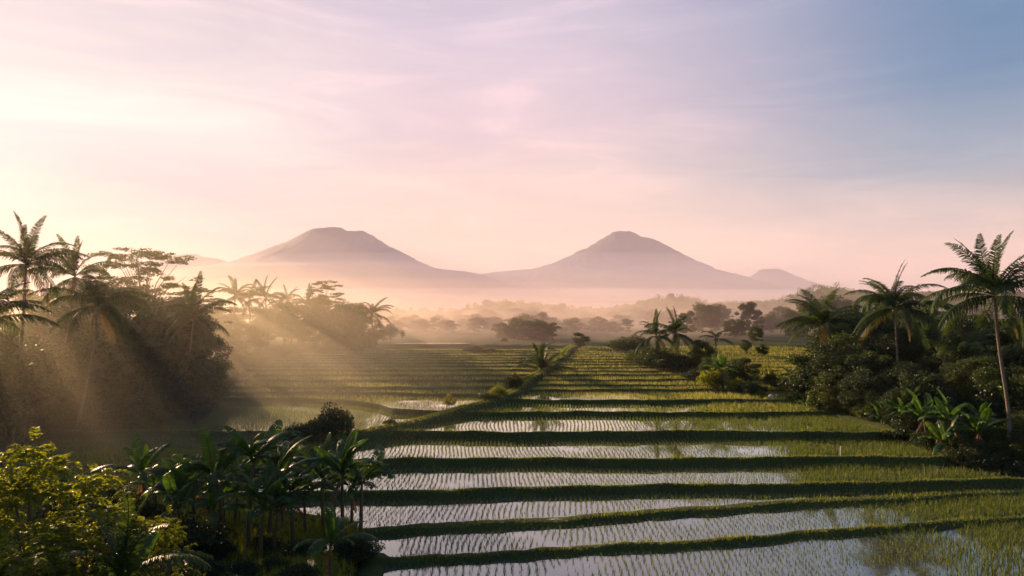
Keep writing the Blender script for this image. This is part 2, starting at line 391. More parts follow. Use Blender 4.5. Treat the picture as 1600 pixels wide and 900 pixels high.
gb = MB()
for (sec, k, x, g, crest, z0, w) in BUND:
    y0 = g.mean(); d = 34 if y0 < 75 else (20 if y0 < 100 else 8)
    n = int((x[-1] - x[0]) * d)
    t = rng.uniform(x[0], x[-1], n); u = rng.uniform(-0.1, 0.4 + w, n)
    gy = np.interp(t, x, g); cz = np.interp(t, x, crest)
    zz = np.where(u > 0.15, cz, z0 + (cz - z0) * np.clip((u + .12) / .27, 0, 1)) - 0.03
    hh = 0.14 + 0.36 * np.clip(vnoise(t, gy, 1.1, k) + .25, 0, 1) * rng.random(n)
    tufts(gb, t, gy + u, zz, hh, 0.10, 3, 0.02)
n = 9000
s = rng.uniform(52, 168, n) ** 1.0; wd = rng.uniform(-1.2, 1.2, n)
ii = np.clip(((s - 52) / 0.8).astype(int), 0, len(py_) - 1)
bare = (np.abs(wd) < 0.3) & (rng.random(n) < .85)
zz = pz_[ii] + np.interp(wd, [p[0] for p in prof], [p[1] for p in prof]) - .03
tufts(gb, (px_[ii] + nx_[ii] * wd)[~bare], (s + ny_[ii] * wd)[~bare], zz[~bare], 0.16 + 0.22 * rng.random((~bare).sum()), 0.14, 4, 0.024)
# near bank and field margins
def scatter_grass(n, x0, x1, y0, y1, cond, h, w=0.03, sp=.2):
    gx, gy = rng.uniform(x0, x1, n), rng.uniform(y0, y1, n)
    ok = cond(gx, gy); gx, gy = gx[ok], gy[ok]
    tufts(gb, gx, gy, gz(gx, gy) - .03, h * (0.5 + rng.random(len(gx))) * (0.75 + .5 * vnoise(gx, gy, 2.5)), sp, 4, w)
scatter_grass(32000, -45, -5, 30, 75, lambda a, b: (a < xl(b) - 0.6) & ((b < 72) | (a < lb(b))), 0.5)
scatter_grass(16000, 40, 75, 55, 110, lambda a, b: a > xr(b) - .4, 0.5)
scatter_grass(16000, -90, -45, 68, 130, lambda a, b: a < lb(b) + .3, 0.6)
tag(gb.obj('grass', M['grass']), 'rough grass on the bunds, path and banks', 'grass', kind='stuff')

# ------------------------------------------------------------------ coconut palm
def frond_mesh(name, mat, L_, pitch, bend, nl, lf, droop, seed, curl=0.0):
    r = np.random.default_rng(seed); mb = MB()
    t = np.linspace(0, 1, 40); ang = R(pitch) - R(bend) * t ** 1.25
    ds = L_ / 39
    px = np.concatenate([[0], np.cumsum(np.cos(ang[:-1]) * ds)]); pz = np.concatenate([[0], np.cumsum(np.sin(ang[:-1]) * ds)])
    py = curl * L_ * t ** 2
    P = np.stack([px, py, pz], -1)
    tube(mb, P[::3], 0.055 * (1 - 0.88 * t[::3]) + 0.004, 5)
    T = unit(np.gradient(P, axis=0)); S = np.array([0, 1.0, 0]); U = np.cross(T, S); U *= np.sign(U[:, 2:3] + 1e-9)
    tt = np.linspace(0.14, 0.995, nl)
    for sd in (-1, 1):
        ti = np.clip(tt + r.normal(0, .006, nl), .1, 1)
        b = np.stack([np.interp(ti, t, P[:, c]) for c in range(3)], -1); ta = np.stack([np.interp(ti, t, T[:, c]) for c in range(3)], -1)
        up = np.stack([np.interp(ti, t, U[:, c]) for c in range(3)], -1)
        ln = lf * (np.sin(math.pi * (0.16 + 0.78 * ti)) ** 0.75) * r.uniform(.85, 1.1, nl)
        d = unit(ta * (0.45 + .5 * ti)[:, None] + sd * S * 0.85 + up * (0.25 - droop * .25) + r.normal(0, .07, (nl, 3)))
        m1 = b + d * ln[:, None] * .5; dn = np.array([0, 0, -1.0])
        tip = b + d * ln[:, None] * .92 + dn * ln[:, None] * (droop * r.uniform(.6, 1.2, nl))[:, None]
        m1 = m1 + dn * ln[:, None] * droop * .14
        wv = ta * (0.044 + 0.010 * r.random(nl))[:, None]
        v = np.stack([b - wv * .6, b + wv * .6, m1 + wv, m1 - wv, tip + wv * .15, tip - wv * .15], 1).reshape(-1, 3)
        i = np.arange(nl)[:, None] * 6
        mb.add(v, np.concatenate([i + [0, 1, 2, 3], i + [3, 2, 4, 5]]))
    return mb.mesh(name, mat)
FR = {
 'up': [frond_mesh('frond', M['palm'], 5.4, 84, 34, 58, .78, .25, 1, .05), frond_mesh('frond', M['palm'], 5.6, 72, 66, 58, .9, .35, 2, -.05), frond_mesh('frond', M['palm'], 5.5, 66, 90, 58, .9, .45, 12, .08)],
 'mid': [frond_mesh('frond', M['palm'], 5.9, 52, 84, 60, 1.0, .55, 3, .07), frond_mesh('frond', M['palm'], 6.0, 36, 66, 60, 1.05, .65, 4, -.08), frond_mesh('frond', M['palm'], 5.7, 44, 112, 60, 1.0, .7, 13, .10)],
 'low': [frond_mesh('frond', M['palm'], 5.8, 16, 70, 60, 1.05, .75, 5, .06), frond_mesh('frond', M['palm'], 5.5, -6, 66, 58, 1.0, .8, 6, -.09), frond_mesh('frond', M['palm_half'], 5.4, -20, 58, 56, 1.0, .8, 14, .07)],
 'dry': [frond_mesh('frond', M['palm_dry'], 4.8, -38, 48, 44, .8, .6, 7, .05), frond_mesh('frond', M['palm_dry'], 4.4, -58, 30, 40, .7, .5, 8, -.04)],
}
def coco_mesh():
    mb = MB()
    for a in range(7):
        c = np.array([.3 * math.cos(a * 2.4), .3 * math.sin(a * 2.4), -.25 - .08 * (a % 3)])
        th = np.linspace(0, math.pi, 6); r_ = 0.135
        tube(mb, np.stack([c[0] + 0 * th, c[1] + 0 * th, c[2] - .16 * np.cos(th)], -1), r_ * np.sin(th) + .01, 7)
    return mb.mesh('coconuts', M['coconut'])
COCO = coco_mesh()
def trunk_pts(H, lean, n=22, bow=0.0):
    """lean: (dx,dy) of the crown over the base, curved like a real coconut stem"""
    t = np.linspace(0, 1, n); s = 0.35 * t + 0.65 * np.sin(t * math.pi / 2) ** 1.0
    return np.stack([lean[0] * s + bow * np.sin(math.pi * t ** .6) * (1 - t), lean[1] * s, H * t], -1), t
def palm_trunk(name, H, lean, r0=.20, r1=.12, parent=None, bow=0.0):
    P, t = trunk_pts(H, lean, 40, bow); mb = MB()
    rad = r1 + (r0 - r1) * (1 - t) ** 1.3 + 0.16 * np.exp(-t * 22) + 0.012 * (np.arange(40) % 2)
    tube(mb, P, rad, 10); return mb.obj(name, M['palm_bark'], parent, smooth=True)
def coconut_palm(px, Y, base_py, crown_py, base_px, label, n=24, scale=1.0, seed=0, dry=4, z0=None, cat='palm', name='coconut_palm', bow=0.0):
    r = random.Random(seed)
    bx = X(base_px, Y); bz = float(gz(bx, Y)) - .1 if z0 is None else z0
    top = Z(crown_py, Y); H = top - bz; lean = (X(px, Y) - bx, r.uniform(-.6, .6))
    root = link(name, None); root.location = (bx, Y, bz); tag(root, label, cat, 'coconut palms')
    palm_trunk('trunk', H, lean, parent=root, bow=bow)
    kinds = ['up'] * int(n * .32) + ['mid'] * int(n * .36) + ['low'] * int(n * .3)
    kinds += ['mid'] * (n - len(kinds)) + ['dry'] * dry
    c = (lean[0], lean[1], H)
    for q, kd in enumerate(kinds):
        o = link('frond', FR[kd][r.randrange(len(FR[kd])) if kd != 'low' else (0, 1, 0, 1, 0, 1, 2)[r.randrange(7)]], root)
        o.location = (c[0], c[1], c[2] - (.12 if kd in ('low', 'dry') else 0))
        o.rotation_euler = (R(r.uniform(-22, 22)), R(r.uniform(-12, 12)), q * 2.39996 + r.uniform(-.25, .25))
        s = 1.13 * scale * r.uniform(.78, 1.1); o.scale = (s, s * r.choice((-1, 1)), s)
        if kd == 'dry': o['label'] = 'brown dried frond hanging down'
    o = link('coconuts', COCO, root); o.location = c
    return root

# palms: crown column, depth, base row (unused when on the ground), crown row, base column
coconut_palm(1550, 70, 725, 462, 1556, 'tallest coconut palm with bare curved trunk at the edge of the paddies', 34, 1.2, 1, 1, bow=1.5)
coconut_palm(1402, 98, 620, 482, 1404, 'coconut palm with straight pale trunk between the tallest palm and a shorter one', 34, 1.28, 2, 1)
coconut_palm(1288, 118, 575, 508, 1296, 'shorter coconut palm with drooping fronds beside the far terraces', 32, 1.25, 3, 1)
coconut_palm(1622, 88, 660, 545, 1626, 'coconut palm at the frame edge with yellowed fronds reaching in behind the tallest palm', 22, 1.0, 4, 4)
coconut_palm(1470, 128, 620, 520, 1475, 'coconut palm half hidden in the dark trees between the two taller palms', 18, .95, 14, 3)
coconut_palm(1345, 126, 620, 512, 1340, 'coconut palm wedged in the dark trees beside the shorter drooping one', 20, .95, 15, 1)
coconut_palm(1446, 108, 620, 528, 1440, 'low coconut palm in the trees just beside the straight pale trunk', 20, .95, 16, 1)
coconut_palm(1505, 92, 640, 556, 1512, 'squat coconut palm in the dark bank beside the curved trunk', 20, .9, 17, 1)
coconut_palm(38, 78, 690, 412, 20, 'tall backlit coconut palm rising above the sunlit trees at far left', 26, 1.0, 5, 2)
coconut_palm(150, 84, 675, 478, 113, 'coconut palm leaning on a long pale trunk beside the shaded paddy', 24, 1.1, 6, 3)
coconut_palm(118, 92, 640, 432, 80, 'coconut palm with raised fronds behind the leaning trunk', 22, 1.0, 7, 2)
coconut_palm(-30, 66, 700, 505, 0, 'coconut palm with only its fronds reaching in at the left border', 22, 1.1, 8, 2)
coconut_palm(303, 98, 600, 496, 272, 'dark coconut palm overhanging the misty terraces beside the feathery flat topped tree', 24, 1.05, 9, 3)
for q, (a, b, c, l) in enumerate([(366, 150, 462, 'leftmost of three hazy coconut palms beside each other above the misty trees'), (391, 156, 468, 'middle one of three hazy coconut palms above the misty trees'),
                                  (414, 152, 466, 'rightmost of three hazy coconut palms above the misty trees'), (478, 165, 474, 'hazy coconut palm just beside the layered flat tree'),
                                  (581, 158, 492, 'lone hazy coconut palm at the tip of the misty grove'), (450, 172, 470, 'low hazy coconut palm among rounded trees in the glowing mist')]):
    coconut_palm(a, b, 560, c, a + (-4, 3, 2, -3, 4, 2)[q], l, 16, .9, 20 + q, 1)
coconut_palm(1024, 136, 580, 524, 1027, 'broad short coconut palm in the clump beside the terraces', 20, .85, 31, 2)
coconut_palm(1054, 132, 580, 519, 1052, 'taller twin palm in the clump beside the terraces', 20, .85, 32, 2)
coconut_palm(1118, 128, 585, 528, 1119, 'slim young palm with few fronds above the banana bushes', 9, .6, 33, 0)
coconut_palm(852, 128, 585, 545, 853, 'tiny palm sprouting beside the bushy palm on the ridge path', 7, .42, 34, 0, z0=5.4)
coconut_palm(1236, 108, 620, 585, 1238, 'little palm with upright fronds beside the dark bushes', 8, .5, 35, 1)

def bushy_palm(px, Y, z, s, label, seed, n=18, name='young_palm'):
    r = random.Random(seed); root = link(name, None); root.location = (X(px, Y), Y, z); tag(root, label, 'palm', 'young palms')
    st = MB(); tube(st, [(0, 0, -.2), (0, 0, .3 * s + .1)], [.16 * s, .11 * s], 7); st.obj('trunk', M['palm_bark'], root)
    for q in range(n):
        o = link('frond', FR['up' if q % 3 else 'mid'][q % 2], root)
        o.rotation_euler = (R(r.uniform(-12, 12)), R(r.uniform(-8, 8)), q * 2.4 + r.uniform(-.3, .3)); o.location = (0, 0, .3 * s)
        k = s * r.uniform(.75, 1.1); o.scale = (k, k, k)
    return root
bushy_palm(847, 126, 4.9, 1.1, 'dense bushy palm on the ridge path below the tiny palm', 41, 22)
bushy_palm(1418, 82, float(gz(X(1418, 82), 82)) + 1.5, 0.8, 'bushy young palm fanning out of the bank below the straight palm', 45, 13)
bushy_palm(1350, 90, float(gz(X(1350, 90), 90)) + 1.5, 0.7, 'small fan of palm fronds in the bank below the shorter palm', 46, 11)
bushy_palm(1592, 77, float(gz(X(1592, 77), 77)) + 2.5, 0.9, 'yellowish palm fronds spreading beside the tallest palm trunk near the frame edge', 47, 13)
bushy_palm(1540, 84, float(gz(X(1540, 84), 84)) + 4.0, 0.8, 'young palm rising from the dark trees just behind the curved trunk', 48, 13)
bushy_palm(45, 74, float(gz(X(45, 74), 74)), 0.95, 'stemless palm fronds fanning in the shade below the leaning trunks', 42, 12)
bushy_palm(195, 22, Z(915, 22), 0.62, 'spiky palm fronds lit from behind in front of the yellow green tree', 43, 9)
bushy_palm(-6, 21, Z(950, 21), 0.55, 'dark palm frond poking in at the lower left corner', 44, 7)

# ------------------------------------------------------------------ banana plants
def banana_leaf(name, mat, L_, W, pitch, bend, seed, torn=.35, hang=.3):
    r = np.random.default_rng(seed); mb = MB()
    n = 22; t = np.linspace(0, 1, n); ang = R(pitch) - R(bend) * t ** 1.4; ds = (L_ * 1.22) / (n - 1)
    P = np.stack([np.concatenate([[0], np.cumsum(np.cos(ang[:-1]) * ds)]), 0.06 * L_ * np.sin(t * 3 + seed), np.concatenate([[0], np.cumsum(np.sin(ang[:-1]) * ds)])], -1)
    tube(mb, P[::2], 0.035 * (1 - .85 * t[::2]) + .003, 5)
    T = unit(np.gradient(P, axis=0)); S = np.array([0, 1.0, 0]); U = np.cross(T, S); U *= np.where(U[:, 2:3] < 0, -1, 1)
    i0 = 4
    for sd in (-1, 1):
        j = i0
        while j < n - 1:
            ln = int(r.integers(1, 4)) if r.random() < torn * 2 else int(r.integers(3, 7))
            k = min(n - 1, j + ln); drop = hang * r.uniform(.4, 1.3); rows = []
            for m in range(j, k + 1):
                f = (m - i0) / (n - 1 - i0); wd = W * (math.sin(math.pi * min(1, .10 + .86 * f)) ** .55) * (0.5 if f > .97 else 1)
                sh = 0.0 if m < k else -0.25 * ds
                b = P[m] + T[m] * sh
                e1 = b + sd * S * wd * .55 + U[m] * wd * .12 + T[m] * wd * .25; e2 = b + sd * S * wd * .95 + T[m] * wd * .45 - U[m] * wd * drop * .55
                rows += [b, e1, e2]
            q = []
            for m in range(k - j): o = m * 3; q += [(o, o + 1, o + 4, o + 3), (o + 1, o + 2, o + 5, o + 4)]
            mb.add(np.array(rows), q); j = k
    return mb.mesh(name, mat, smooth=True)
BL = {
 'spear': [banana_leaf('leaf', M['banana_bright'], 2.0, .26, 86, 10, 1, 0, .1), banana_leaf('leaf', M['banana'], 2.3, .36, 80, 22, 2, .1, .2)],
 'up': [banana_leaf('leaf', M['banana'], 2.5, .37, 76, 46, 3, .35, .45), banana_leaf('leaf', M['banana'], 2.4, .34, 66, 64, 4, .55, .6)],
 'out': [banana_leaf('leaf', M['banana'], 2.6, .37, 54, 84, 5, .6, .8), banana_leaf('leaf', M['banana'], 2.4, .34, 38, 92, 6, .8, 1.0)],
 'dry': [banana_leaf('leaf', M['banana_dry'], 2.0, .22, -50, 45, 7, .7, 1.2), banana_leaf('leaf', M['banana_dry'], 1.8, .20, -62, 30, 8, .7, 1.3)],
}
def banana(px, Y, top_py, label, seed, bright=False, dry=2, group='banana plants', z=None, dx=0, s=None):
    r = random.Random(seed); x = X(px, Y) + dx; z = float(gz(x, Y)) - .1 if z is None else z
    H = Z(top_py, Y) - z; s = s or max(.55, min(1.15, H / 5.2)); hs = max(.5, H - 2.0 * s)
    root = link('banana_plant', None); root.location = (x, Y, z); tag(root, label, 'banana plant', group)
    lean = (r.uniform(-.12, .12) * hs, r.uniform(-.1, .1) * hs)
    t = np.linspace(0, 1, 9); st = MB()
    tube(st, np.stack([lean[0] * t ** 1.5, lean[1] * t ** 1.5, hs * t], -1), s * (.15 - .07 * t), 8); st.obj('stem', M['pseudostem'], root, smooth=True)
    kinds = ['spear'] + ['up'] * 5 + ['out'] * 6 + ['dry'] * dry
    a0 = r.uniform(0, 6)
    for q, kd in enumerate(kinds):
        me = BL[kd][0 if (kd == 'spear' and bright) else (1 if kd == 'spear' else q % 2)]
        o = link('leaf', me, root); o.location = (lean[0], lean[1], hs - .12 * (kd == 'dry'))
        o.rotation_euler = (R(r.uniform(-26, 26)), R(r.uniform(-16, 16)), a0 + q * 2.4 + r.uniform(-.3, .3))
        k = (.98 if group.endswith('clump') else 1.05) * s * r.uniform(.7, 1.15); o.scale = (k, k, k)
        if kd == 'dry': o['label'] = 'shrivelled brown leaf hanging down the stem'
    return root
for a in [(232, 51, 700, 'banana plant with pale upright leaves at the shaded end of the near clump', 1, True),
          (268, 47, 722, 'low banana plant with glinting leaves beside the yellow green tree', 2, False),
          (308, 50, 712, 'ragged banana plant between the pale leaved one and the tall dark spear', 3, False),
          (352, 48, 690, 'banana plant with wide arching leaves at the middle of the near clump', 4, False),
          (392, 46.5, 668, 'tallest near banana plant with a dark spear leaf pointing up', 5, False),
          (425, 49, 690, 'banana plant just behind the tallest near one', 6, False),
          (462, 47, 720, 'short dark banana plant in the gap of the near clump', 7, False),
          (508, 50, 700, 'banana plant with shining leaf edges against the flooded field', 8, False),
          (538, 47.5, 688, 'banana plant leaning by the flooded field with torn leaves', 9, False),
          (566, 48.5, 704, 'banana plant at the open end of the near clump touching the water view', 10, False),
          (250, 52, 735, 'banana plant crowded behind the low glinting one', 51, False), (330, 53, 728, 'small banana plant filling the gap behind the ragged one', 52, False), (372, 51.5, 712, 'banana plant in the back row just beside the tallest near one', 53, False),
          (410, 44.5, 735, 'banana plant in front of the tallest near one with hanging torn leaves', 54, False), (445, 52, 722, 'banana plant in the back row before the gap in the near clump', 55, False), (524, 52.5, 728, 'banana plant tucked behind the two with shining edges', 56, False),
          (355, 50, 742, 'banana plant sunk low between the arching one and the tallest near one', 59, False), (480, 50.5, 735, 'banana plant with tattered leaves at the near edge of the gap', 60, False), (552, 50.5, 722, 'banana plant half behind the two at the open end of the clump', 61, False), (432, 45.5, 752, 'drooping banana plant low in front of the middle of the near clump', 62, False),
          (290, 45.5, 745, 'squat banana plant in front of the ragged one', 57, False), (340, 45, 758, 'squat banana plant with broad dull leaves in front of the arching one', 58, False)]:
    banana(a[0], a[1], a[2], a[3], a[4], a[5], a[4] % 2, 'banana plants in the near clump')
banana(520, 38, 800, 'young banana plant with one broad upright leaf over the glinting ditch', 11, True, 1, 'banana plants in the near clump')
banana(165, 22, 880, 'banana plant with broad backlit leaf at the bottom edge', 12, True, 0, 'banana plants in the near clump')
for a in [(1448, 76, 622, 'banana plant with a tall green spear leaf at the paddy edge', 13, False, 2), (1490, 73, 628, 'banana plant with a bright yellow green spear leaf', 14, True, 5),
          (1508, 71, 640, 'banana plant with pale rolled leaf and brown hanging leaves', 15, False, 6), (1478, 72, 660, 'short banana plant skirted in brown leaves', 16, False, 6),
          (1530, 74, 635, 'banana plant beside the curved palm trunk', 17, False, 3), (1420, 80, 628, 'leafy dark banana plant below the straight palm', 18, False, 2),
          (1375, 84, 632, 'banana plant with dull leaves where the bushes meet the paddy', 19, False, 3), (1572, 76, 612, 'banana plant behind the curved palm trunk with yellow leaf', 20, True, 4)]:
    banana(*a[:6], dry=a[6], group='banana plants along the edge of the paddies')
banana(1128, 112, 560, 'banana plant with orange yellow dying leaves among the bushes by the terraces', 21, True, 6, z=3.6, group='banana plants along the edge of the paddies')
banana(1255, 96, 640, 'small plant with pinkish dry upright leaf at the paddy corner', 22, False, 5, z=3.0, s=.55, group='banana plants along the edge of the paddies')
banana(1285, 104, 560, 'banana plant with yellow leaves below the shorter palm', 23, True, 4, group='banana plants along the edge of the paddies')

# ------------------------------------------------------------------ broadleaf trees and bushes
def tree_meshes(seed, H, Rr, mat, nleaf=6000, ls=.34, ncl=26, low=.28, flat=1.0, sparse=1.0, trunk_r=.22):
    r = np.random.default_rng(seed); tr, cr = MB(), MB()
    zc, rz = H * (low + 1) / 2, H * (1 - low) / 2
    d = rdir(ncl, r); rad = r.uniform(.45, .92, (ncl, 1))
    C = d * rad * [Rr, Rr, rz * .9] + [0, 0, zc]
    C = np.concatenate([C, [[0, 0, zc], [0, 0, H - rz * .35]]])
    fork = np.array([r.normal(0, .2), r.normal(0, .2), H * low * .9])
    tube(tr, [(0, 0, -.3), fork * [.5, .5, .5], fork, (fork[0] * 1.2, fork[1] * 1.2, H * .75)], [trunk_r * 1.25, trunk_r, trunk_r * .85, .04], 8, True)
    for c in C[::2]:
        m = fork * .6 + c * .4 + [0, 0, -.08 * H]
        tube(tr, [fork, m, c], [trunk_r * .5, trunk_r * .28, .03], 5, True)
    crad = Rr * r.uniform(.26, .44, len(C))
    share = crad ** 2 / np.sum(crad ** 2)
    for c, cr_, sh in zip(C, crad, share):
        n = max(12, int(nleaf * sh)); p = rdir(n, r) * (r.random((n, 1)) ** .42) * cr_ * [1, 1, .72 * flat]
        dd = unit(p + r.normal(0, .55 * cr_, (n, 3)) + [0, 0, -.25 * cr_])
        leaves(cr, c + p, dd, ls, ls * .55, r)
    return tr.mesh('trunk', M['bark'], True), cr.mesh('crown', mat)
def umbrella_meshes(seed, H, Rr, mat, nleaf=5200, ls=.3):
    """albizia: bare forking limbs carrying thin level plates of feathery leaves"""
    r = np.random.default_rng(seed); tr, cr = MB(), MB()
    fork = np.array([0.2, 0, H * .45]); tube(tr, [(0, 0, -.3), fork * .5, fork], [.3, .24, .2], 8)
    for q in range(26):
        a = q * 2.4 + r.uniform(-.5, .5); f = q / 25; rr = Rr * (0.15 + .85 * r.random() ** .7) * (1 - .35 * f); zz = H * (.60 + .36 * f + r.normal(0, .02)) - rr * .04
        c = np.array([rr * math.cos(a), rr * math.sin(a), zz])
        tube(tr, [fork, fork * .55 + c * .45 + [0, 0, .05 * H], c], [.12, .06, .015], 5)
        for sub in range(5):
            o = np.array([r.normal(0, 1), r.normal(0, 1), 0]) * Rr * .16; o[2] = -.12 * np.hypot(o[0], o[1]) + r.normal(0, .1)
            pr = Rr * r.uniform(.07, .19); n = int(nleaf / 26 * (pr / Rr / .13) ** 2 / 5)
            p = rdir(n, r) * (r.random((n, 1)) ** .5) * [pr, pr, pr * .34]
            leaves(cr, c + o + p, rdir(n, r) * [1, 1, .4], ls, ls * .5, r)
    return tr.mesh('trunk', M['bark'], True), cr.mesh('crown', mat)
def bush_meshes(seed, H, Rr, mat, nleaf=3600, ls=.26, ncl=18):
    r = np.random.default_rng(seed); tr, cr = MB(), MB()
    for q in range(ncl):
        a = q * 2.4; rr = Rr * math.sqrt((q + .5) / ncl) * .85; top = H * (1 - .5 * (rr / Rr) ** 2) * r.uniform(.6, 1.0)
        c = np.array([rr * math.cos(a), rr * math.sin(a), top * r.uniform(.55, .85)])
        tube(tr, [(c[0] * .2, c[1] * .2, -.2), c * [.6, .6, .5], c], [.06, .045, .015], 5)
        n = nleaf // ncl; k = Rr * r.uniform(.24, .4)
        p = rdir(n, r) * (r.random((n, 1)) ** .4) * [k, k, max(k * .8, top * .42)]
        pp = c + p; pp[:, 2] = np.abs(pp[:, 2]) * .98 + .02
        leaves(cr, pp, unit(p + r.normal(0, .5 * k, (n, 3)) + [0, 0, .1 * k]), ls, ls * .5, r)
    return tr.mesh('stems', M['bark'], True), cr.mesh('crown', mat)
def spray_meshes(seed, H, Rr, mat, nspray=620):
    """small tree with drooping sprays of paired leaflets"""
    r = np.random.default_rng(seed); tr, cr = MB(), MB()
    fork = np.array([.1, .1, H * .4]); tube(tr, [(0, 0, -.3), fork * .5, fork, (0, 0, H * .85)], [.16, .13, .1, .03], 8)
    ncl = 26; d = rdir(ncl, r); C = d * r.uniform(.6, 1.1, (ncl, 1)) * [Rr, Rr, H * .3] * .9 + [0, 0, H * .64]; C[0] = (0, 0, H * .92)
    for c in C: tube(tr, [fork, fork * .5 + c * .5, c], [.06, .035, .012], 5)
    for s_ in range(nspray):
        c = C[s_ % ncl]; dirh = rdir(1, r)[0]; dirh[2] = abs(dirh[2]) * .5; dirh = unit(dirh)
        b = c + dirh * r.uniform(.05, Rr * .3); L_ = r.uniform(.5, .85); m = 9
        t = np.linspace(.12, 1, m); ax = b + dirh * (L_ * t)[:, None] + np.array([0, 0, -1]) * (L_ * .55 * t ** 2)[:, None]
        sd = unit(np.cross(dirh, [0, 0, 1.0]) + 1e-6)
        for sg in (-1, 1):
            dd = unit(sd * sg + dirh * .5 + np.array([0, 0, -.35]) + r.normal(0, .12, (m, 3))); ll = .23 * np.sin(math.pi * (.2 + .7 * t))
            leaves(cr, ax + dd * ll[:, None] * .5, dd, ll, ll * .45, r)
    return tr.mesh('trunk', M['bark'], True), cr.mesh('crown', mat)

T = {
 'round': [tree_meshes(101, 12, 4.2, M['broad'], 8000, low=.14), tree_meshes(102, 12, 4.8, M['broad_dark'], 9000, ncl=34, low=.1), tree_meshes(103, 12, 3.6, M['broad'], 7000, low=.1),
           tree_meshes(112, 12, 4.4, M['broad_dark'], 4200, ls=.62, ncl=24, low=.08), tree_meshes(113, 12, 3.6, M['broad'], 5200, ls=.40, ncl=46, low=.05), tree_meshes(114, 12, 4.0, M['broad_dark'], 5200, ls=.48, ncl=40, low=.06)],
 'tall': [tree_meshes(104, 16, 3.6, M['broad'], 7500, ncl=26, low=.25), tree_meshes(105, 16, 4.2, M['broad_dark'], 9000, ncl=32, low=.18)],
 'umbrella': [umbrella_meshes(106, 18, 6.2, M['broad'], 8000), umbrella_meshes(107, 16, 5.8, M['broad'], 7000)],
 'bush': [bush_meshes(108, 3.0, 2.2, M['broad']), bush_meshes(109, 3.0, 2.6, M['broad_dark']), bush_meshes(110, 3.0, 1.7, M['lime'], 2600)],
 'sprig': [tree_meshes(115, 3, 1.05, M['yellow'], 1000, ls=.2, ncl=16, low=.32, trunk_r=.05)],
 'yellow': [bush_meshes(111, 3.0, 1.6, M['yellow'], 2200)],
}
FARM = {}
def far_mesh(kind, v):
    """one mesh for a tree so far off that its trunk cannot be told from its crown"""
    if (kind, v) not in FARM: FARM[(kind, v)] = [tree_meshes(201, 12, 4.3, M['broad'], 3200, .55, 26, .0), tree_meshes(202, 13, 3.6, M['broad_dark'], 3000, .55, 24, .0), tree_meshes(203, 12, 4.8, M['broad'], 3400, .55, 28, .03), tree_meshes(204, 15, 3.2, M['broad_dark'], 3000, .55, 26, .0)][v][1]
    return FARM[(kind, v)]
def plant(kind, v, px, Y, top_py, label, cat, name, group=None, z=None, wide=1.0, seed=None, base=None):
    x = X(px, Y); z = float(gz(x, Y)) - .05 if z is None else z
    if kind == 'bush' and Z(top_py, Y) - z > 4.4: kind, v = 'round', (int(px) + int(Y)) % 6
    tr, cr = T[kind][v] if kind in T else kind
    H0 = max(c.co.z for c in cr.vertices) if cr.name not in HC else HC[cr.name]; HC[cr.name] = H0
    H = max(.6, Z(top_py, Y) - z) if base is None else base
    s = H / H0
    root = link(name, None); root.location = (x, Y, z); root.rotation_euler = (0, 0, random.uniform(0, 6.28)); root.scale = (s * wide, s * wide, s)
    tag(root, label, cat, group)
    link(tr.name.split('.')[0], tr, root); link('crown', cr, root)
    return root
HC = {}

# feathery flat-topped trees
plant('umbrella', 0, 224, 112, 384, 'feathery flat topped tree with see through crown behind the palms', 'tree', 'albizia_tree', wide=1.0)
plant('umbrella', 1, 300, 122, 444, 'lower flat topped tree just behind the dark overhanging palm', 'tree', 'albizia_tree', wide=1.2)
plant('umbrella', 1, 505, 168, 436, 'hazy flat topped tree with layered plates above the misty grove', 'tree', 'albizia_tree', wide=.9)

# the trees crowding the left slope
G1 = 'trees crowded on the misty slope by the leaning palms'
for q, (a, b, c) in enumerate([(-20, 100, 470), (30, 96, 505), (75, 104, 470), (62, 90, 560), (118, 108, 462), (160, 104, 452), (190, 112, 440), (205, 100, 475), (240, 108, 462), (262, 102, 480),
                               (285, 112, 470), (240, 96, 510), (180, 92, 520), (140, 94, 500), (95, 88, 540), (20, 84, 560), (-40, 84, 540), (310, 108, 515), (295, 100, 535), (265, 95, 555), (215, 91, 560), (160, 89, 575), (50, 120, 455), (5, 112, 450), (-35, 76, 520), (8, 80, 515), (40, 82, 540), (70, 84, 560), (-10, 72, 580), (95, 98, 480), (130, 112, 448), (275, 118, 462), (175, 98, 490), (225, 104, 490)]):
    k, v = (('round', 0), ('tall', 0), ('round', 4), ('round', 3), ('round', 2), ('tall', 1))[q % 6]
    if q % 4 == 3: continue
    plant(k, v, a, b, c - (q % 3) * 4, 'dark leafy tree in the hazy crowd of trees behind the leaning palm trunk', 'tree', 'broadleaf_tree', G1, wide=1.15)
G2 = 'bushes at the foot of the misty slope'
for q, (a, b, c) in enumerate([(320, 104, 575), (300, 97, 590), (332, 110, 585), (270, 93, 600), (240, 90, 610), (205, 88, 610), (165, 86.5, 625), (130, 86, 640), (95, 85, 630), (60, 83, 640), (25, 82, 640), (345, 118, 575), (0, 80, 650), (250, 88.5, 640), (290, 94.5, 620), (312, 103, 610)]):
    plant('bush', (1, 0, 1)[q % 3], a, b, c, 'dark bush in the shaded hedge at the foot of the hazy trees by the paddy', 'bush', 'bush', G2, wide=1.3)
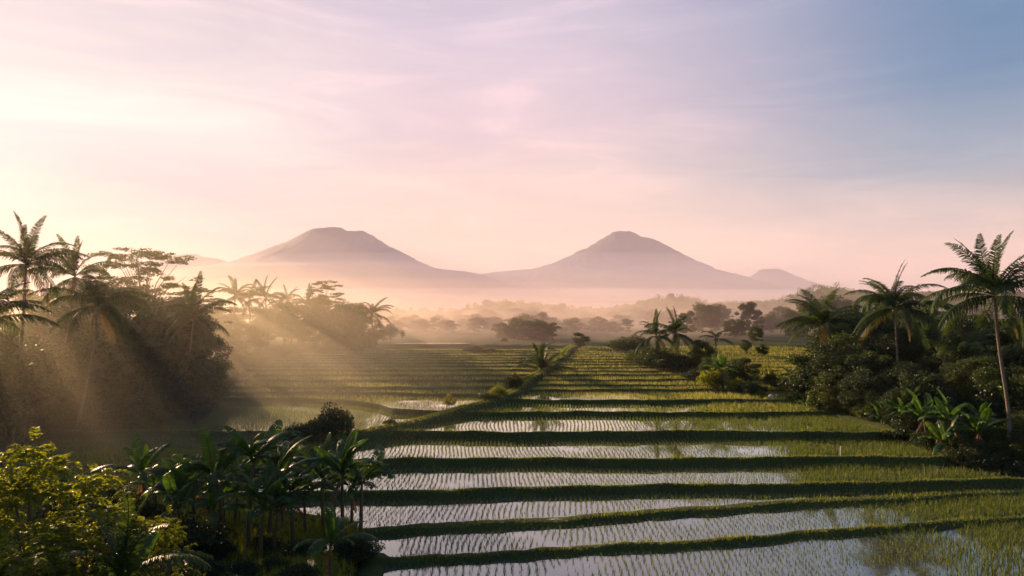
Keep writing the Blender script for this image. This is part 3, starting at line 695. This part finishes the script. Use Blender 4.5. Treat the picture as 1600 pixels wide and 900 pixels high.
# misty grove
G3 = 'misty grove of trees beyond the lower terraces'
for q, (a, b, c) in enumerate([(345, 160, 478), (375, 172, 480), (402, 168, 478), (432, 176, 476), (455, 165, 470), (485, 172, 466), (508, 176, 462), (530, 170, 468), (548, 172, 472), (566, 178, 486), (590, 172, 505), (610, 182, 505), (470, 158, 500),
                               (420, 156, 510), (520, 160, 510), (555, 164, 508), (360, 148, 525), (390, 150, 535), (430, 152, 545), (345, 140, 540), (600, 176, 525), (628, 186, 515), (352, 154, 490), (385, 146, 505), (415, 162, 495), (445, 158, 500), (495, 160, 492), (540, 162, 498), (365, 138, 530), (580, 170, 515)]):
    k, v = (('round', 0), ('tall', 0), ('round', 2), ('round', 1))[q % 4]
    plant(k, v, a, b, c, 'pale tree dissolving into the glowing mist beyond the lower terraces', 'tree', 'broadleaf_tree', G3, wide=1.6)
G4 = 'hazy bushes along the edge of the lower terraces'
for q, (a, b, c) in enumerate([(360, 132, 540), (382, 138, 546), (400, 142, 544), (350, 126, 560), (338, 114, 575), (372, 128, 566), (410, 140, 556), (330, 108, 592), (425, 147, 556), (455, 152, 554), (345, 122, 590), (490, 158, 552), (530, 164, 550), (570, 168, 548)]):
    plant('bush', q % 2, a, b, c, 'hazy bush along the edge of the lower terraces under the misty grove', 'bush', 'bush', G4, wide=1.3)

# far trees on the skyline, behind the mist
G5 = 'far trees along the hazy skyline'
sk = [(580, 480), (640, 478), (700, 480), (760, 470), (800, 466), (830, 468), (880, 474), (930, 478), (970, 474), (1000, 466), (1030, 460), (1060, 458), (1085, 460), (1110, 468), (1140, 468), (1170, 466), (1200, 468), (1225, 462), (1250, 452), (1280, 443), (1310, 443), (1340, 452), (1380, 462), (1420, 456), (1460, 462), (1520, 470), (1600, 478)]
skx, sky_ = [s[0] for s in sk], [s[1] for s in sk]
for q in range(215):
    px = 585 + (1035 if q % 3 else 440) * ((q * 0.618034) % 1.0); Y = 230 + (q % 5) * 26 + random.uniform(-10, 10)
    if px > 1000: Y += 25
    tp = np.interp(px, skx, sky_) + random.uniform(-2, 9) + (4 - q % 5) * 5.0
    x = X(px, Y); z = float(gz(x, Y)) - .2; H = max(5.0, Z(tp, Y) - z)
    o = link('broadleaf_tree', far_mesh('far', (q * 7) % 4)); o.location = (x, Y, z); o.rotation_euler = (0, 0, q * 1.7)
    s = H / 12.5; w = s * random.uniform(.8, 1.3) * (1.6 if px < 1020 else 1.1); w = max(w, .75); o.scale = (w, w, s)
    tag(o, 'far tree fading into haze along the skyline below the volcanoes', 'tree', G5)
G6 = 'wooded ridge behind the palms at the paddy edge'
for q in range(24):
    px = 1180 + 440 * ((q * 0.618034) % 1.0); Y = 175 + (q % 4) * 18
    tp = np.interp(px, skx, sky_) + 26 + random.uniform(-6, 14) - (q % 4) * 4
    x = X(px, Y); z = float(gz(x, Y)) - .2; H = max(5.0, Z(tp, Y) - z)
    if 1180 < px < 1270 and Y < 200: continue
    o = link('broadleaf_tree', far_mesh('far', (q * 3) % 4)); o.location = (x, Y, z); o.rotation_euler = (0, 0, q * 1.3); s = H / 12.5; o.scale = (s * 1.2, s * 1.2, s)
    tag(o, 'bluish tree on the wooded slope glimpsed between the dark palms', 'tree', G6)

for q in range(20):
    px = 1060 + 200 * ((q * 0.618034) % 1.0); Y = 196 + (q % 4) * 11
    tp = 500 - (q % 4) * 7 + random.uniform(-6, 8) - (14 if 1095 < px < 1185 else 0)
    x = X(px, Y); z = float(gz(x, Y)) - .2; H = max(5.0, Z(tp, Y) - z)
    o = link('broadleaf_tree', far_mesh('far', (q * 3) % 4)); o.location = (x, Y, z); o.rotation_euler = (0, 0, q * 1.3); s = H / 12.5; o.scale = (max(s, .6) * 1.1, max(s, .6) * 1.1, s)
    tag(o, 'hazy tree closing the upper end of the terraces in front of the far skyline', 'tree', 'hazy trees closing the upper end of the terraces')
fo = MB(); rf = np.random.default_rng(55)
for q in range(420):
    px = 560 + 1090 * ((q * 0.7548777) % 1.0); Y = 330 + (q % 7) * 17 + rf.uniform(-8, 8)
    tp = np.interp(px, skx, sky_) + rf.uniform(0, 8) + (6 - q % 7) * 1.2
    x = X(px, Y); z = float(gz(x, Y)); H = max(5.0, Z(tp, Y) - z); W = rf.uniform(3.0, 5.5)
    for c in range(9):
        a = c * 2.4; cc = np.array([x + W * .6 * math.cos(a) * math.sqrt(c / 9), Y + W * .6 * math.sin(a), z + H * (1 - .12 * rf.random() - .11 * c)])
        n = 60; p = rdir(n, rf) * (rf.random((n, 1)) ** .45) * [W * .5, W * .5, max(1.2, H * .16)]
        leaves(fo, cc + p, rdir(n, rf), .8, .5, rf)
tag(fo.obj('forest', M['broad']), 'continuous hazy wood closing the valley behind the terraces', 'wood', kind='stuff')

# middle-distance clumps
plant('round', 4, 806, 196, 495, 'widest rounded tree standing in the mist at the head of the terraces', 'tree', 'broadleaf_tree', wide=2.0, z=6.5)
plant('round', 5, 838, 192, 498, 'second rounded tree leaning into the widest misty one', 'tree', 'broadleaf_tree', wide=1.7, z=6.5)
plant('tall', 0, 864, 188, 503, 'thin crowned tree beside the rounded misty trees', 'tree', 'broadleaf_tree', wide=1.7, z=6.5)
plant('round', 2, 785, 200, 503, 'smaller rounded tree at the outer side of the widest misty one', 'tree', 'broadleaf_tree', wide=1.5, z=6.5)
plant('round', 0, 824, 203, 499, 'rounded tree peeping between the two widest misty ones', 'tree', 'broadleaf_tree', wide=1.5, z=6.5)
plant('bush', 0, 788, 184, 527, 'low hazy bush under the widest misty tree', 'bush', 'bush', wide=1.4)
plant('bush', 1, 740, 160, 539, 'left half of the low hazy thicket among the upper terraces', 'bush', 'bush', wide=1.8, z=6.8)
plant('bush', 0, 766, 161, 541, 'right half of the low hazy thicket among the upper terraces', 'bush', 'bush', wide=1.8, z=6.8)
plant('round', 2, 905, 165, 519, 'small umbrella shaped tree at the top end of the ridge path', 'tree', 'broadleaf_tree', z=7.2, wide=1.9)
for q, (a, b, c) in enumerate([(872, 141, 567), (880, 146, 562), (890, 152, 556), (862, 136, 573)]):
    plant('bush', q % 2, a, b, c, 'scrubby bush on the upper ridge path below the umbrella shaped tree', 'bush', 'bush', 'scrub along the upper ridge path', z=float(ridge_z(b)) - .1, wide=1.0)
plant('bush', 0, 802, 111.5, 580, 'upright shrub on the ridge path beside the yellow sprig', 'bush', 'bush', z=3.9, wide=.8)
plant('sprig', 0, 813, 115, 586, 'yellow leaved sprig behind the upright shrub', 'bush', 'bush', z=4.2, wide=.9)
plant('bush', 2, 778, 104, 600, 'lime green shrub on the ridge path above the mound', 'bush', 'bush', z=3.5, wide=1.3)
plant('bush', 0, 764, 101, 609, 'low green mound of leaves on the ridge path', 'bush', 'bush', z=3.4, wide=1.7)
plant('sprig', 0, 702, 94, 614, 'little golden tree alone on the lower ridge path', 'tree', 'small_tree', z=2.7, wide=1.0)
plant('bush', 1, 610, 84.5, 650, 'little dark bush at the bend of the path', 'bush', 'bush', z=2.5, wide=.9)
plant('bush', 1, 520, 80, 626, 'tallest shrub of the dark thicket beyond the near bananas', 'bush', 'bush', z=1.9, wide=.8)
plant('bush', 1, 495, 79, 648, 'middle shrub of the dark thicket beyond the near bananas', 'bush', 'bush', z=1.8, wide=1.1)
plant('bush', 1, 463, 78, 656, 'rounded shrub at the end of the dark thicket away from the path', 'bush', 'bush', z=1.7, wide=.9)
plant('bush', 0, 505, 76, 672, 'low shrub in front of the dark thicket', 'bush', 'bush', z=1.6, wide=1.5)

# clump right of the terraces
for q, (a, b, c, w, l) in enumerate([(1000, 141, 541, 1.0, 'reddish brown bush at the outer side of the two palm clump'), (1018, 137, 542, 1.1, 'pale bush under the broad short palm'), (1040, 133, 541, 1.1, 'green bush between the twin palms'),
                                     (1062, 131, 549, 1.0, 'bush at the foot of the taller twin palm'), (975, 162, 525, 1.2, 'far pale bush above the upper terraces'), (990, 166, 520, 1.0, 'far pale tree like bush with knobbly top')]):
    plant('bush', (0, 0, 1, 1, 0, 0)[q], a, b, c, l, 'bush', 'bush', 'bushes in the palm clump by the terraces', z=float(lev(b)) + .1, wide=w * 1.5)
for q, (a, b, c, w, v, l) in enumerate([(1082, 122, 576, 1.2, 1, 'dark low bush between the twin palms and the banana bushes'), (1104, 118, 556, .9, 0, 'leafy bush under the slim young palm'), (1112, 113, 574, 1.0, 2, 'lime bush in front of the slim young palm'),
                                        (1148, 116, 560, .9, 0, 'bush behind the dying banana leaves'), (1166, 114, 557, 1.0, 1, 'large dark rounded bush by the far terraces'), (1150, 110, 588, 1.0, 2, 'bright low bush beside the dying banana'), (1172, 108, 592, 1.0, 1, 'dark green bush at the corner of the banana bushes'),
                                        (1186, 106, 606, .9, 2, 'low weed at the corner of the wide paddies'), (1203, 116, 577, .5, 0, 'slender shrub on the bund past the banana bushes'), (1095, 127, 530, .8, 0, 'wispy tree behind the twin palms'), (1165, 150, 530, .7, 0, 'thin shrub standing in the far terraces'), (1190, 148, 537, .9, 1, 'small dark tree standing in the far terraces'),
                                        (1222, 112, 585, .8, 1, 'bush beside the little palm')]):
    plant('round' if b > 124 else 'bush', v, a, b, c, l, 'bush', 'bush', 'bushes around the dying banana plant', z=float(lev(b)) + .05, wide=w * 1.35)

# dark trees and bushes at the right
G7 = 'dark trees massed behind the palms at the paddy edge'
for q, (a, b, c) in enumerate([(1330, 124, 500), (1360, 128, 505), (1395, 122, 520), (1430, 120, 510), (1460, 116, 505), (1500, 112, 512), (1540, 106, 525), (1585, 100, 520), (1440, 106, 545), (1480, 100, 540), (1520, 94, 555), (1565, 92, 560), (1610, 88, 555), (1630, 110, 500), (1350, 116, 530), (1310, 128, 505), (1340, 132, 490), (1380, 132, 492), (1415, 128, 500), (1450, 126, 495), (1490, 122, 500), (1525, 116, 510), (1560, 112, 512), (1600, 104, 520), (1415, 108, 530), (1380, 108, 540), (1455, 94, 570), (1500, 92, 565), (1545, 87, 580), (1590, 83, 590), (1330, 110, 540)]):
    k, v = (('round', 1), ('tall', 1), ('round', 3), ('round', 5), ('round', 4))[q % 5]
    plant(k, v, a, b, c - 16 - 6 * (q % 2), 'dark green tree in the shady mass behind the tall palms', 'tree', 'broadleaf_tree', G7, wide=1.15)
G8 = 'bushes lining the paddies under the palms'
for q, (a, b, c) in enumerate([(1262, 106, 575), (1285, 102, 560), (1310, 104, 555), (1335, 100, 560), (1300, 98, 585), (1330, 95, 590), (1355, 97, 570), (1385, 93, 585), (1412, 89, 600), (1270, 101, 600), (1295, 95, 610), (1345, 90, 610), (1372, 87, 620), (1400, 83, 635), (1440, 83, 615), (1465, 80, 625), (1540, 80, 600),
                               (1560, 77, 630), (1590, 75, 640), (1600, 72, 670), (1575, 71, 690), (1618, 76, 600), (1525, 83, 585), (1325, 92, 628), (1360, 88, 640), (1500, 86, 590), (1435, 78, 676), (1462, 75, 690), (1515, 70, 712), (1545, 70, 712), (1500, 74, 668), (1458, 82, 640), (1585, 69, 716), (1405, 80, 668)]):
    plant('bush', (0, 1, 0, 1, 0, 1)[q % 6], a, b, c - 24 - 7 * (q % 3), 'leafy bush in the green bank lining the paddies under the palms', 'bush', 'bush', G8, wide=1.15)

# nearest trees
SP = [spray_meshes(301, 8.0, 2.0, M['lime'], 400), spray_meshes(302, 8.0, 2.3, M['lime'], 440)]
plant(SP[0], 0, 52, 25, 668, 'sunlit yellow green tree with the highest drooping leafy top', 'tree', 'small_tree', wide=.75)
plant(SP[1], 0, -15, 23, 712, 'yellow green tree cut by the left border', 'tree', 'small_tree', wide=.8)
plant(SP[1], 0, 140, 24, 722, 'yellow green tree with golden tip beside the highest one', 'tree', 'small_tree', wide=.8)
plant(SP[0], 0, 90, 22, 800, 'shaded leafy tree in front of the two golden tops', 'tree', 'small_tree', wide=1.0)
plant(SP[0], 0, 262, 25, 788, 'low green tree reaching out beside the spiky fronds', 'tree', 'small_tree', wide=.6)
plant(SP[1], 0, 20, 20, 850, 'dark leafy tree at the bottom corner', 'tree', 'small_tree', wide=1.0)
plant(SP[0], 0, 325, 22, 884, 'tip of a yellow green tree showing at the bottom edge', 'tree', 'small_tree', wide=.5)
for q, (a, b, c) in enumerate([(215, 44, 790), (255, 42, 805), (300, 45, 800), (340, 44, 835), (420, 46, 830), (470, 45, 838), (230, 36, 850), (200, 52, 760), (150, 50, 740), (560, 45, 830), (280, 40, 862), (330, 39, 868), (380, 40, 866), (430, 41, 862), (300, 36, 890), (365, 36, 892), (470, 39, 872), (440, 36, 895)]):
    plant('bush', 1, a, b, c, 'dark undergrowth bush beneath the near banana clump', 'bush', 'bush', 'undergrowth beneath the near bananas', wide=1.2)
st = MB(); tube(st, [(0, 0, -.3), (.1, .05, 2.2), (.02, .1, 4.2)], [.04, .03, .015], 6); so = st.obj('bare_pole', M['bark']); so.location = (X(386, 41), 41, Z(905, 41)); tag(so, 'thin bare pole standing in front of the near bananas', 'pole')

# stake, stones
st = MB(); tube(st, [(0, 0, -.3), (0.01, 0, .35), (0.02, 0, .85)], [.07, .07, .06], 6); so = st.obj('wooden_stake', M['wood']); so.location = (X(1310, 71.5), 71.5, 1.8); tag(so, 'pale wooden stake standing on the bund', 'stake')
for q, (a, b) in enumerate([(1203, 103.5), (1212, 104.2)]):
    r = np.random.default_rng(q); mb = MB(); th = np.linspace(0, math.pi, 7)
    tube(mb, np.stack([0 * th, 0 * th, -.35 * np.cos(th)], -1), .42 * np.sin(th) + .02, 9); mb.v[0] = mb.v[0] * r.uniform(.85, 1.15, mb.v[0].shape)
    so = mb.obj('stone', M['stone']); so.location = (X(a, b), b, 3.75); tag(so, ('pale stone on the bund past the banana bushes', 'smaller pale stone next to the first on the bund')[q], 'stone')
    so.scale = (1, 1, 1) if q == 0 else (.7, .7, .7)

# ------------------------------------------------------------------ volcanoes
def volcano(D, prof_px, seed, gully=0.012, thick=1.0):
    """cone of revolution-ish: silhouette heights (photo pixel, row) turned into a mountain with real depth at distance D"""
    px = np.array([p[0] for p in prof_px], float); rows = np.array([p[1] for p in prof_px], float)
    x = (px - 800) / F * D; h = (HY - rows) / F * D + ZC
    xc = x[np.argmax(h)]
    r_ = np.random.default_rng(seed)
    nu, nv = 620, 91
    u = np.linspace(x[0], x[-1], nu); hu = np.interp(u, x, h)
    ker = np.exp(-np.linspace(-2, 2, 9) ** 2 * 1.5); ker /= ker.sum()
    rough = np.convolve(np.pad(r_.normal(0, D * .0011, nu), 4, mode='edge'), ker, 'valid') + np.sin(u / D * 210) * D * .0002
    hu = hu + rough * np.clip((hu - 20) / (D * .03), 0, 1)
    half = (x[-1] - x[0]) * .5 * thick
    v = np.linspace(-1, 1, nv) * half
    VV, UU = np.meshgrid(v, u, indexing='ij')
    # radial: ground height follows the silhouette at the same distance from the axis
    sgn = np.sign(UU - xc); rad = np.sqrt((UU - xc) ** 2 + VV ** 2)
    ang = np.arctan2(VV, UU - xc); cw = .5 + .5 * np.cos(ang)
    hr = np.interp(xc + rad, u, hu) * cw + np.interp(xc - rad, u, hu) * (1 - cw)
    hc = np.interp(UU, u, hu)
    g = 1 - gully * (.5 + .5 * np.sin(ang * 23 + 2 * np.sin(rad / D * 60))) * np.clip(rad / half * 3, 0, 1) * np.clip(np.abs(VV) / half * 4, 0, 1)
    w = np.clip(np.abs(VV) / (half * .12), 0, 1)
    ZZ = (hc * (1 - w) + np.minimum(hr, hc) * w) * g
    ZZ = np.where(np.abs(VV) > half * .97, -6, ZZ)
    ZZ[:, 0] = -6; ZZ[:, -1] = -6
    V = np.stack([UU, VV + D, ZZ], -1)
    i = (np.arange(nv - 1)[:, None] * nu + np.arange(nu - 1)[None]).ravel()
    return tag(MB().add(V, np.stack([i, i + 1, i + nu + 1, i + nu], -1)).obj('mountain', M['mountain'], smooth=True), kind='structure')
volcano(5200, [(180, 474), (240, 450), (300, 428), (345, 420), (376, 411), (400, 402), (428, 390), (455, 379), (477, 366), (491, 358.5), (508, 356.5), (520, 355.3), (534, 355.8), (546, 364), (554, 365), (568, 361.5), (580, 366.5), (606, 384), (632, 396), (655, 409), (680, 419), (705, 425), (732, 427), (750, 430), (800, 442), (880, 458), (960, 474)], 1)
volcano(5900, [(560, 474), (640, 455), (700, 440), (752, 430), (768, 427), (776, 426.5), (786, 429), (815, 425), (845, 418), (868, 410), (892, 398), (918, 387), (942, 373), (956, 363), (968, 361.2), (975, 362), (986, 362), (1001, 372.5), (1017, 373), (1040, 386), (1066, 400), (1092, 413), (1120, 425), (1160, 438), (1210, 452), (1270, 466), (1330, 476)], 2)
volcano(7600, [(1040, 470), (1100, 455), (1150, 441), (1164, 437), (1180, 429), (1190, 421.5), (1214, 419.5), (1234, 429), (1262, 441), (1310, 455), (1380, 470)], 3)
volcano(8000, [(120, 470), (180, 440), (230, 418), (262, 405), (288, 398), (302, 397.5), (318, 402), (338, 404), (358, 411), (400, 428), (460, 450), (520, 470)], 4)

# ------------------------------------------------------------------ air
def volume_box(name, x0, x1, y0, y1, z0, z1, density, color, g, label):
    v = [(x, y, z) for z in (z0, z1) for y in (y0, y1) for x in (x0, x1)]
    q = [(0, 2, 3, 1), (4, 5, 7, 6), (0, 1, 5, 4), (2, 6, 7, 3), (0, 4, 6, 2), (1, 3, 7, 5)]
    m, nt, out = new_mat(name + '_air')
    p = N(nt, 'ShaderNodeVolumePrincipled'); p.inputs['Density'].default_value = density
    p.inputs['Color'].default_value = (*color, 1); p.inputs['Anisotropy'].default_value = g
    p.inputs['Density Attribute'].default_value = ''; p.inputs['Temperature Attribute'].default_value = ''
    nt.links.new(p.outputs[0], out.inputs['Volume'])
    try: m.cycles.homogeneous_volume = True
    except Exception: pass
    return tag(MB().add(np.array(v, float), q).obj(name, m), label, 'mist' if name == 'mist' else 'haze', kind='stuff')
def mist_bank(cx, cy, cz, rx, ry, rz, density, color, g, label):
    th = np.linspace(0, math.pi, 17); ph = np.linspace(0, 2 * math.pi, 32, endpoint=False)
    v = np.array([(cx + rx * math.sin(a) * math.cos(b), cy + ry * math.sin(a) * math.sin(b), cz + rz * math.cos(a)) for a in th for b in ph])
    q = [(i * 32 + j, (i + 1) * 32 + j, (i + 1) * 32 + (j + 1) % 32, i * 32 + (j + 1) % 32) for i in range(16) for j in range(32)]
    o = volume_box('mist', 0, 1, 0, 1, 0, 1, density, color, g, label)
    me = MB().add(v, q).mesh('mist', o.data.materials[0]); o.data = me
    return o
HAZE_C = (0.90, 0.84, 0.90)
def bank(cx, cy, rx, ry, rz, density, color, g, label, shells=6, power=1):
    fs = [0.3 + 1.3 * q / (shells - 1) for q in range(shells)]; tot = sum(1 / f ** power for f in fs)
    for f in fs:                       # thins out upwards and outwards
        mist_bank(cx, cy, -1.0, rx * (.75 + .25 * f), ry * (.75 + .25 * f), rz * f, density / f ** power / tot, color, g, label)
volume_box('haze', -8300, 8300, -120, 13500, -8.0, 980, 3.5e-5, HAZE_C, 0.1, 'thin haze filling the valley')
bank(0, 3700, 5400, 1500, 420, 7.5e-4, (.90, .82, 1.0), 0.05, 'pale haze lying against the volcanoes', 4)
bank(-60, 800, 900, 420, 40, 2.2e-4, (1.0, .82, .80), 0.2, 'pale mist lying in the valley before the volcanoes', 8, 2)
bank(-45, 250, 160, 92, 22, 1.5e-2, (1.0, .82, .74), 0.3, 'mist drifting among the far trees')
bank(120, 262, 150, 92, 24, 8.0e-3, (1.0, .88, .84), 0.42, 'thin mist before the wooded ridge')
bank(-20, 160, 85, 60, 9, 4.0e-3, (1.0, .86, .76), 0.35, 'thin mist lying over the upper terraces', 4)
bank(-62, 158, 48, 46, 18, 8e-3, (1.0, .85, .68), 0.5, 'golden mist pouring out of the misty grove', 5)
bank(-90, 114, 80, 84, 25, 7e-3, (1.0, .88, .62), 0.5, 'sunlit mist glowing around the palms on the slope')

# ------------------------------------------------------------------ sky, sun, camera
w = bpy.data.worlds.new('World'); scene.world = w; w.use_nodes = True
nt = w.node_tree; nt.nodes.clear(); L = nt.links.new
out = nt.nodes.new('ShaderNodeOutputWorld'); bg = nt.nodes.new('ShaderNodeBackground'); L(bg.outputs[0], out.inputs[0])
bg.inputs[1].default_value = 0.05
sky = nt.nodes.new('ShaderNodeTexSky'); sky.sky_type = 'NISHITA'; sky.sun_disc = False
sky.sun_elevation = SUN_EL; sky.sun_rotation = SUN_AZ; sky.air_density = 1.0; sky.dust_density = 2.0; sky.ozone_density = 2.0
tc = nt.nodes.new('ShaderNodeTexCoord')
# colour of the thin high cloud veil that the dawn light tints: by height above the horizon and by distance from the sun
sep = nt.nodes.new('ShaderNodeSeparateXYZ'); L(tc.outputs['Generated'], sep.inputs[0])
dot = nt.nodes.new('ShaderNodeVectorMath'); dot.operation = 'DOT_PRODUCT'; L(tc.outputs['Generated'], dot.inputs[0]); dot.inputs[1].default_value = SUN
elev = math_n(nt, 'MAXIMUM', sep.outputs[2], 0.0)
far_r = ramp(nt, [(0.0, (6.4, 4.2, 3.1)), (0.05, (6.6, 4.5, 3.4)), (0.11, (4.8, 4.1, 4.1)), (0.18, (2.7, 3.3, 4.2)), (0.28, (1.0, 2.2, 3.7)), (0.45, (0.7, 1.8, 3.4)), (1, (0.7, 1.5, 3.0))])
mid_r = ramp(nt, [(0.0, (7.8, 5.3, 3.1)), (0.06, (8.0, 5.7, 3.9)), (0.16, (7.7, 5.6, 5.0)), (0.26, (7.1, 5.3, 5.7)), (0.38, (5.8, 4.9, 5.8)), (0.7, (2.9, 3.2, 4.5)), (1, (1.9, 2.5, 4.1))])
near_r = ramp(nt, [(0.0, (5.4, 3.8, 3.4)), (0.1, (6.6, 5.2, 5.0)), (0.22, (8.0, 6.8, 6.5)), (0.4, (6.8, 5.6, 5.8)), (0.7, (4.4, 4.1, 4.9)), (1, (3.0, 3.4, 4.4))])
for r_ in (far_r, mid_r, near_r): L(elev, r_.inputs[0])
f1 = nt.nodes.new('ShaderNodeMapRange'); f1.interpolation_type = 'SMOOTHSTEP'; L(dot.outputs['Value'], f1.inputs[0]); f1.inputs[1].default_value = 0.27; f1.inputs[2].default_value = 0.80
f2 = nt.nodes.new('ShaderNodeMapRange'); f2.interpolation_type = 'SMOOTHSTEP'; L(dot.outputs['Value'], f2.inputs[0]); f2.inputs[1].default_value = 0.82; f2.inputs[2].default_value = 1.0
m1 = N(nt, 'ShaderNodeMix', data_type='RGBA'); L(f1.outputs[0], m1.inputs[0]); L(far_r.outputs[0], m1.inputs[6]); L(mid_r.outputs[0], m1.inputs[7])
m2 = N(nt, 'ShaderNodeMix', data_type='RGBA'); L(f2.outputs[0], m2.inputs[0]); L(m1.outputs[2], m2.inputs[6]); L(near_r.outputs[0], m2.inputs[7])
# thin cirrus streaks
mp = nt.nodes.new('ShaderNodeMapping'); L(tc.outputs['Generated'], mp.inputs[0]); mp.inputs['Scale'].default_value = (1.5, 1.5, 9.0); mp.inputs['Rotation'].default_value = (R(4), R(13), R(20))
nz = N(nt, 'ShaderNodeTexNoise', Scale=2.0, Detail=8.0, Roughness=0.6, Distortion=0.9); L(mp.outputs[0], nz.inputs['Vector'])
cz = ramp(nt, [(0.34, (0.90, 0.92, 0.96)), (0.52, (1.0, 1.0, 1.0)), (0.72, (1.26, 1.15, 1.10))]); L(nz.outputs[0], cz.inputs[0])
m3 = N(nt, 'ShaderNodeMix', data_type='RGBA', blend_type='MULTIPLY'); m3.inputs[0].default_value = 1.0; L(m2.outputs[2], m3.inputs[6]); L(cz.outputs[0], m3.inputs[7])
m4 = N(nt, 'ShaderNodeMix', data_type='RGBA'); m4.inputs[0].default_value = 0.97; L(sky.outputs[0], m4.inputs[6]); L(m3.outputs[2], m4.inputs[7])
L(m4.outputs[2], bg.inputs[0])

sl = bpy.data.lights.new('sun', 'SUN'); sl.energy = 5.0; sl.angle = R(1.6); sl.color = (1.0, 0.66, 0.40)
so = bpy.data.objects.new('sun', sl); col.objects.link(so)
so.rotation_euler = Vector(SUN).to_track_quat('Z', 'Y').to_euler()

cam = bpy.data.cameras.new('camera'); cam.sensor_width = 36; cam.lens = F / 1600 * 36; cam.clip_end = 30000; cam.clip_start = 0.3
co = bpy.data.objects.new('camera', cam); col.objects.link(co); co.location = (0, 0, ZC)
co.rotation_euler = (R(90) + math.atan((HY - 450) / F), 0, 0)
scene.camera = co

vs = scene.view_settings; vs.view_transform = 'Standard'; vs.look = 'None'; vs.gamma = 1; vs.exposure = 1.35; vs.use_curve_mapping = False
scene.render.engine = 'CYCLES'
cy = scene.cycles
cy.use_denoising = True
try: cy.denoiser = 'OPENIMAGEDENOISE'
except Exception: pass
cy.max_bounces = 6; cy.diffuse_bounces = 3; cy.glossy_bounces = 3; cy.transmission_bounces = 4; cy.volume_bounces = 1; cy.transparent_max_bounces = 96
cy.sample_clamp_indirect = 6.0
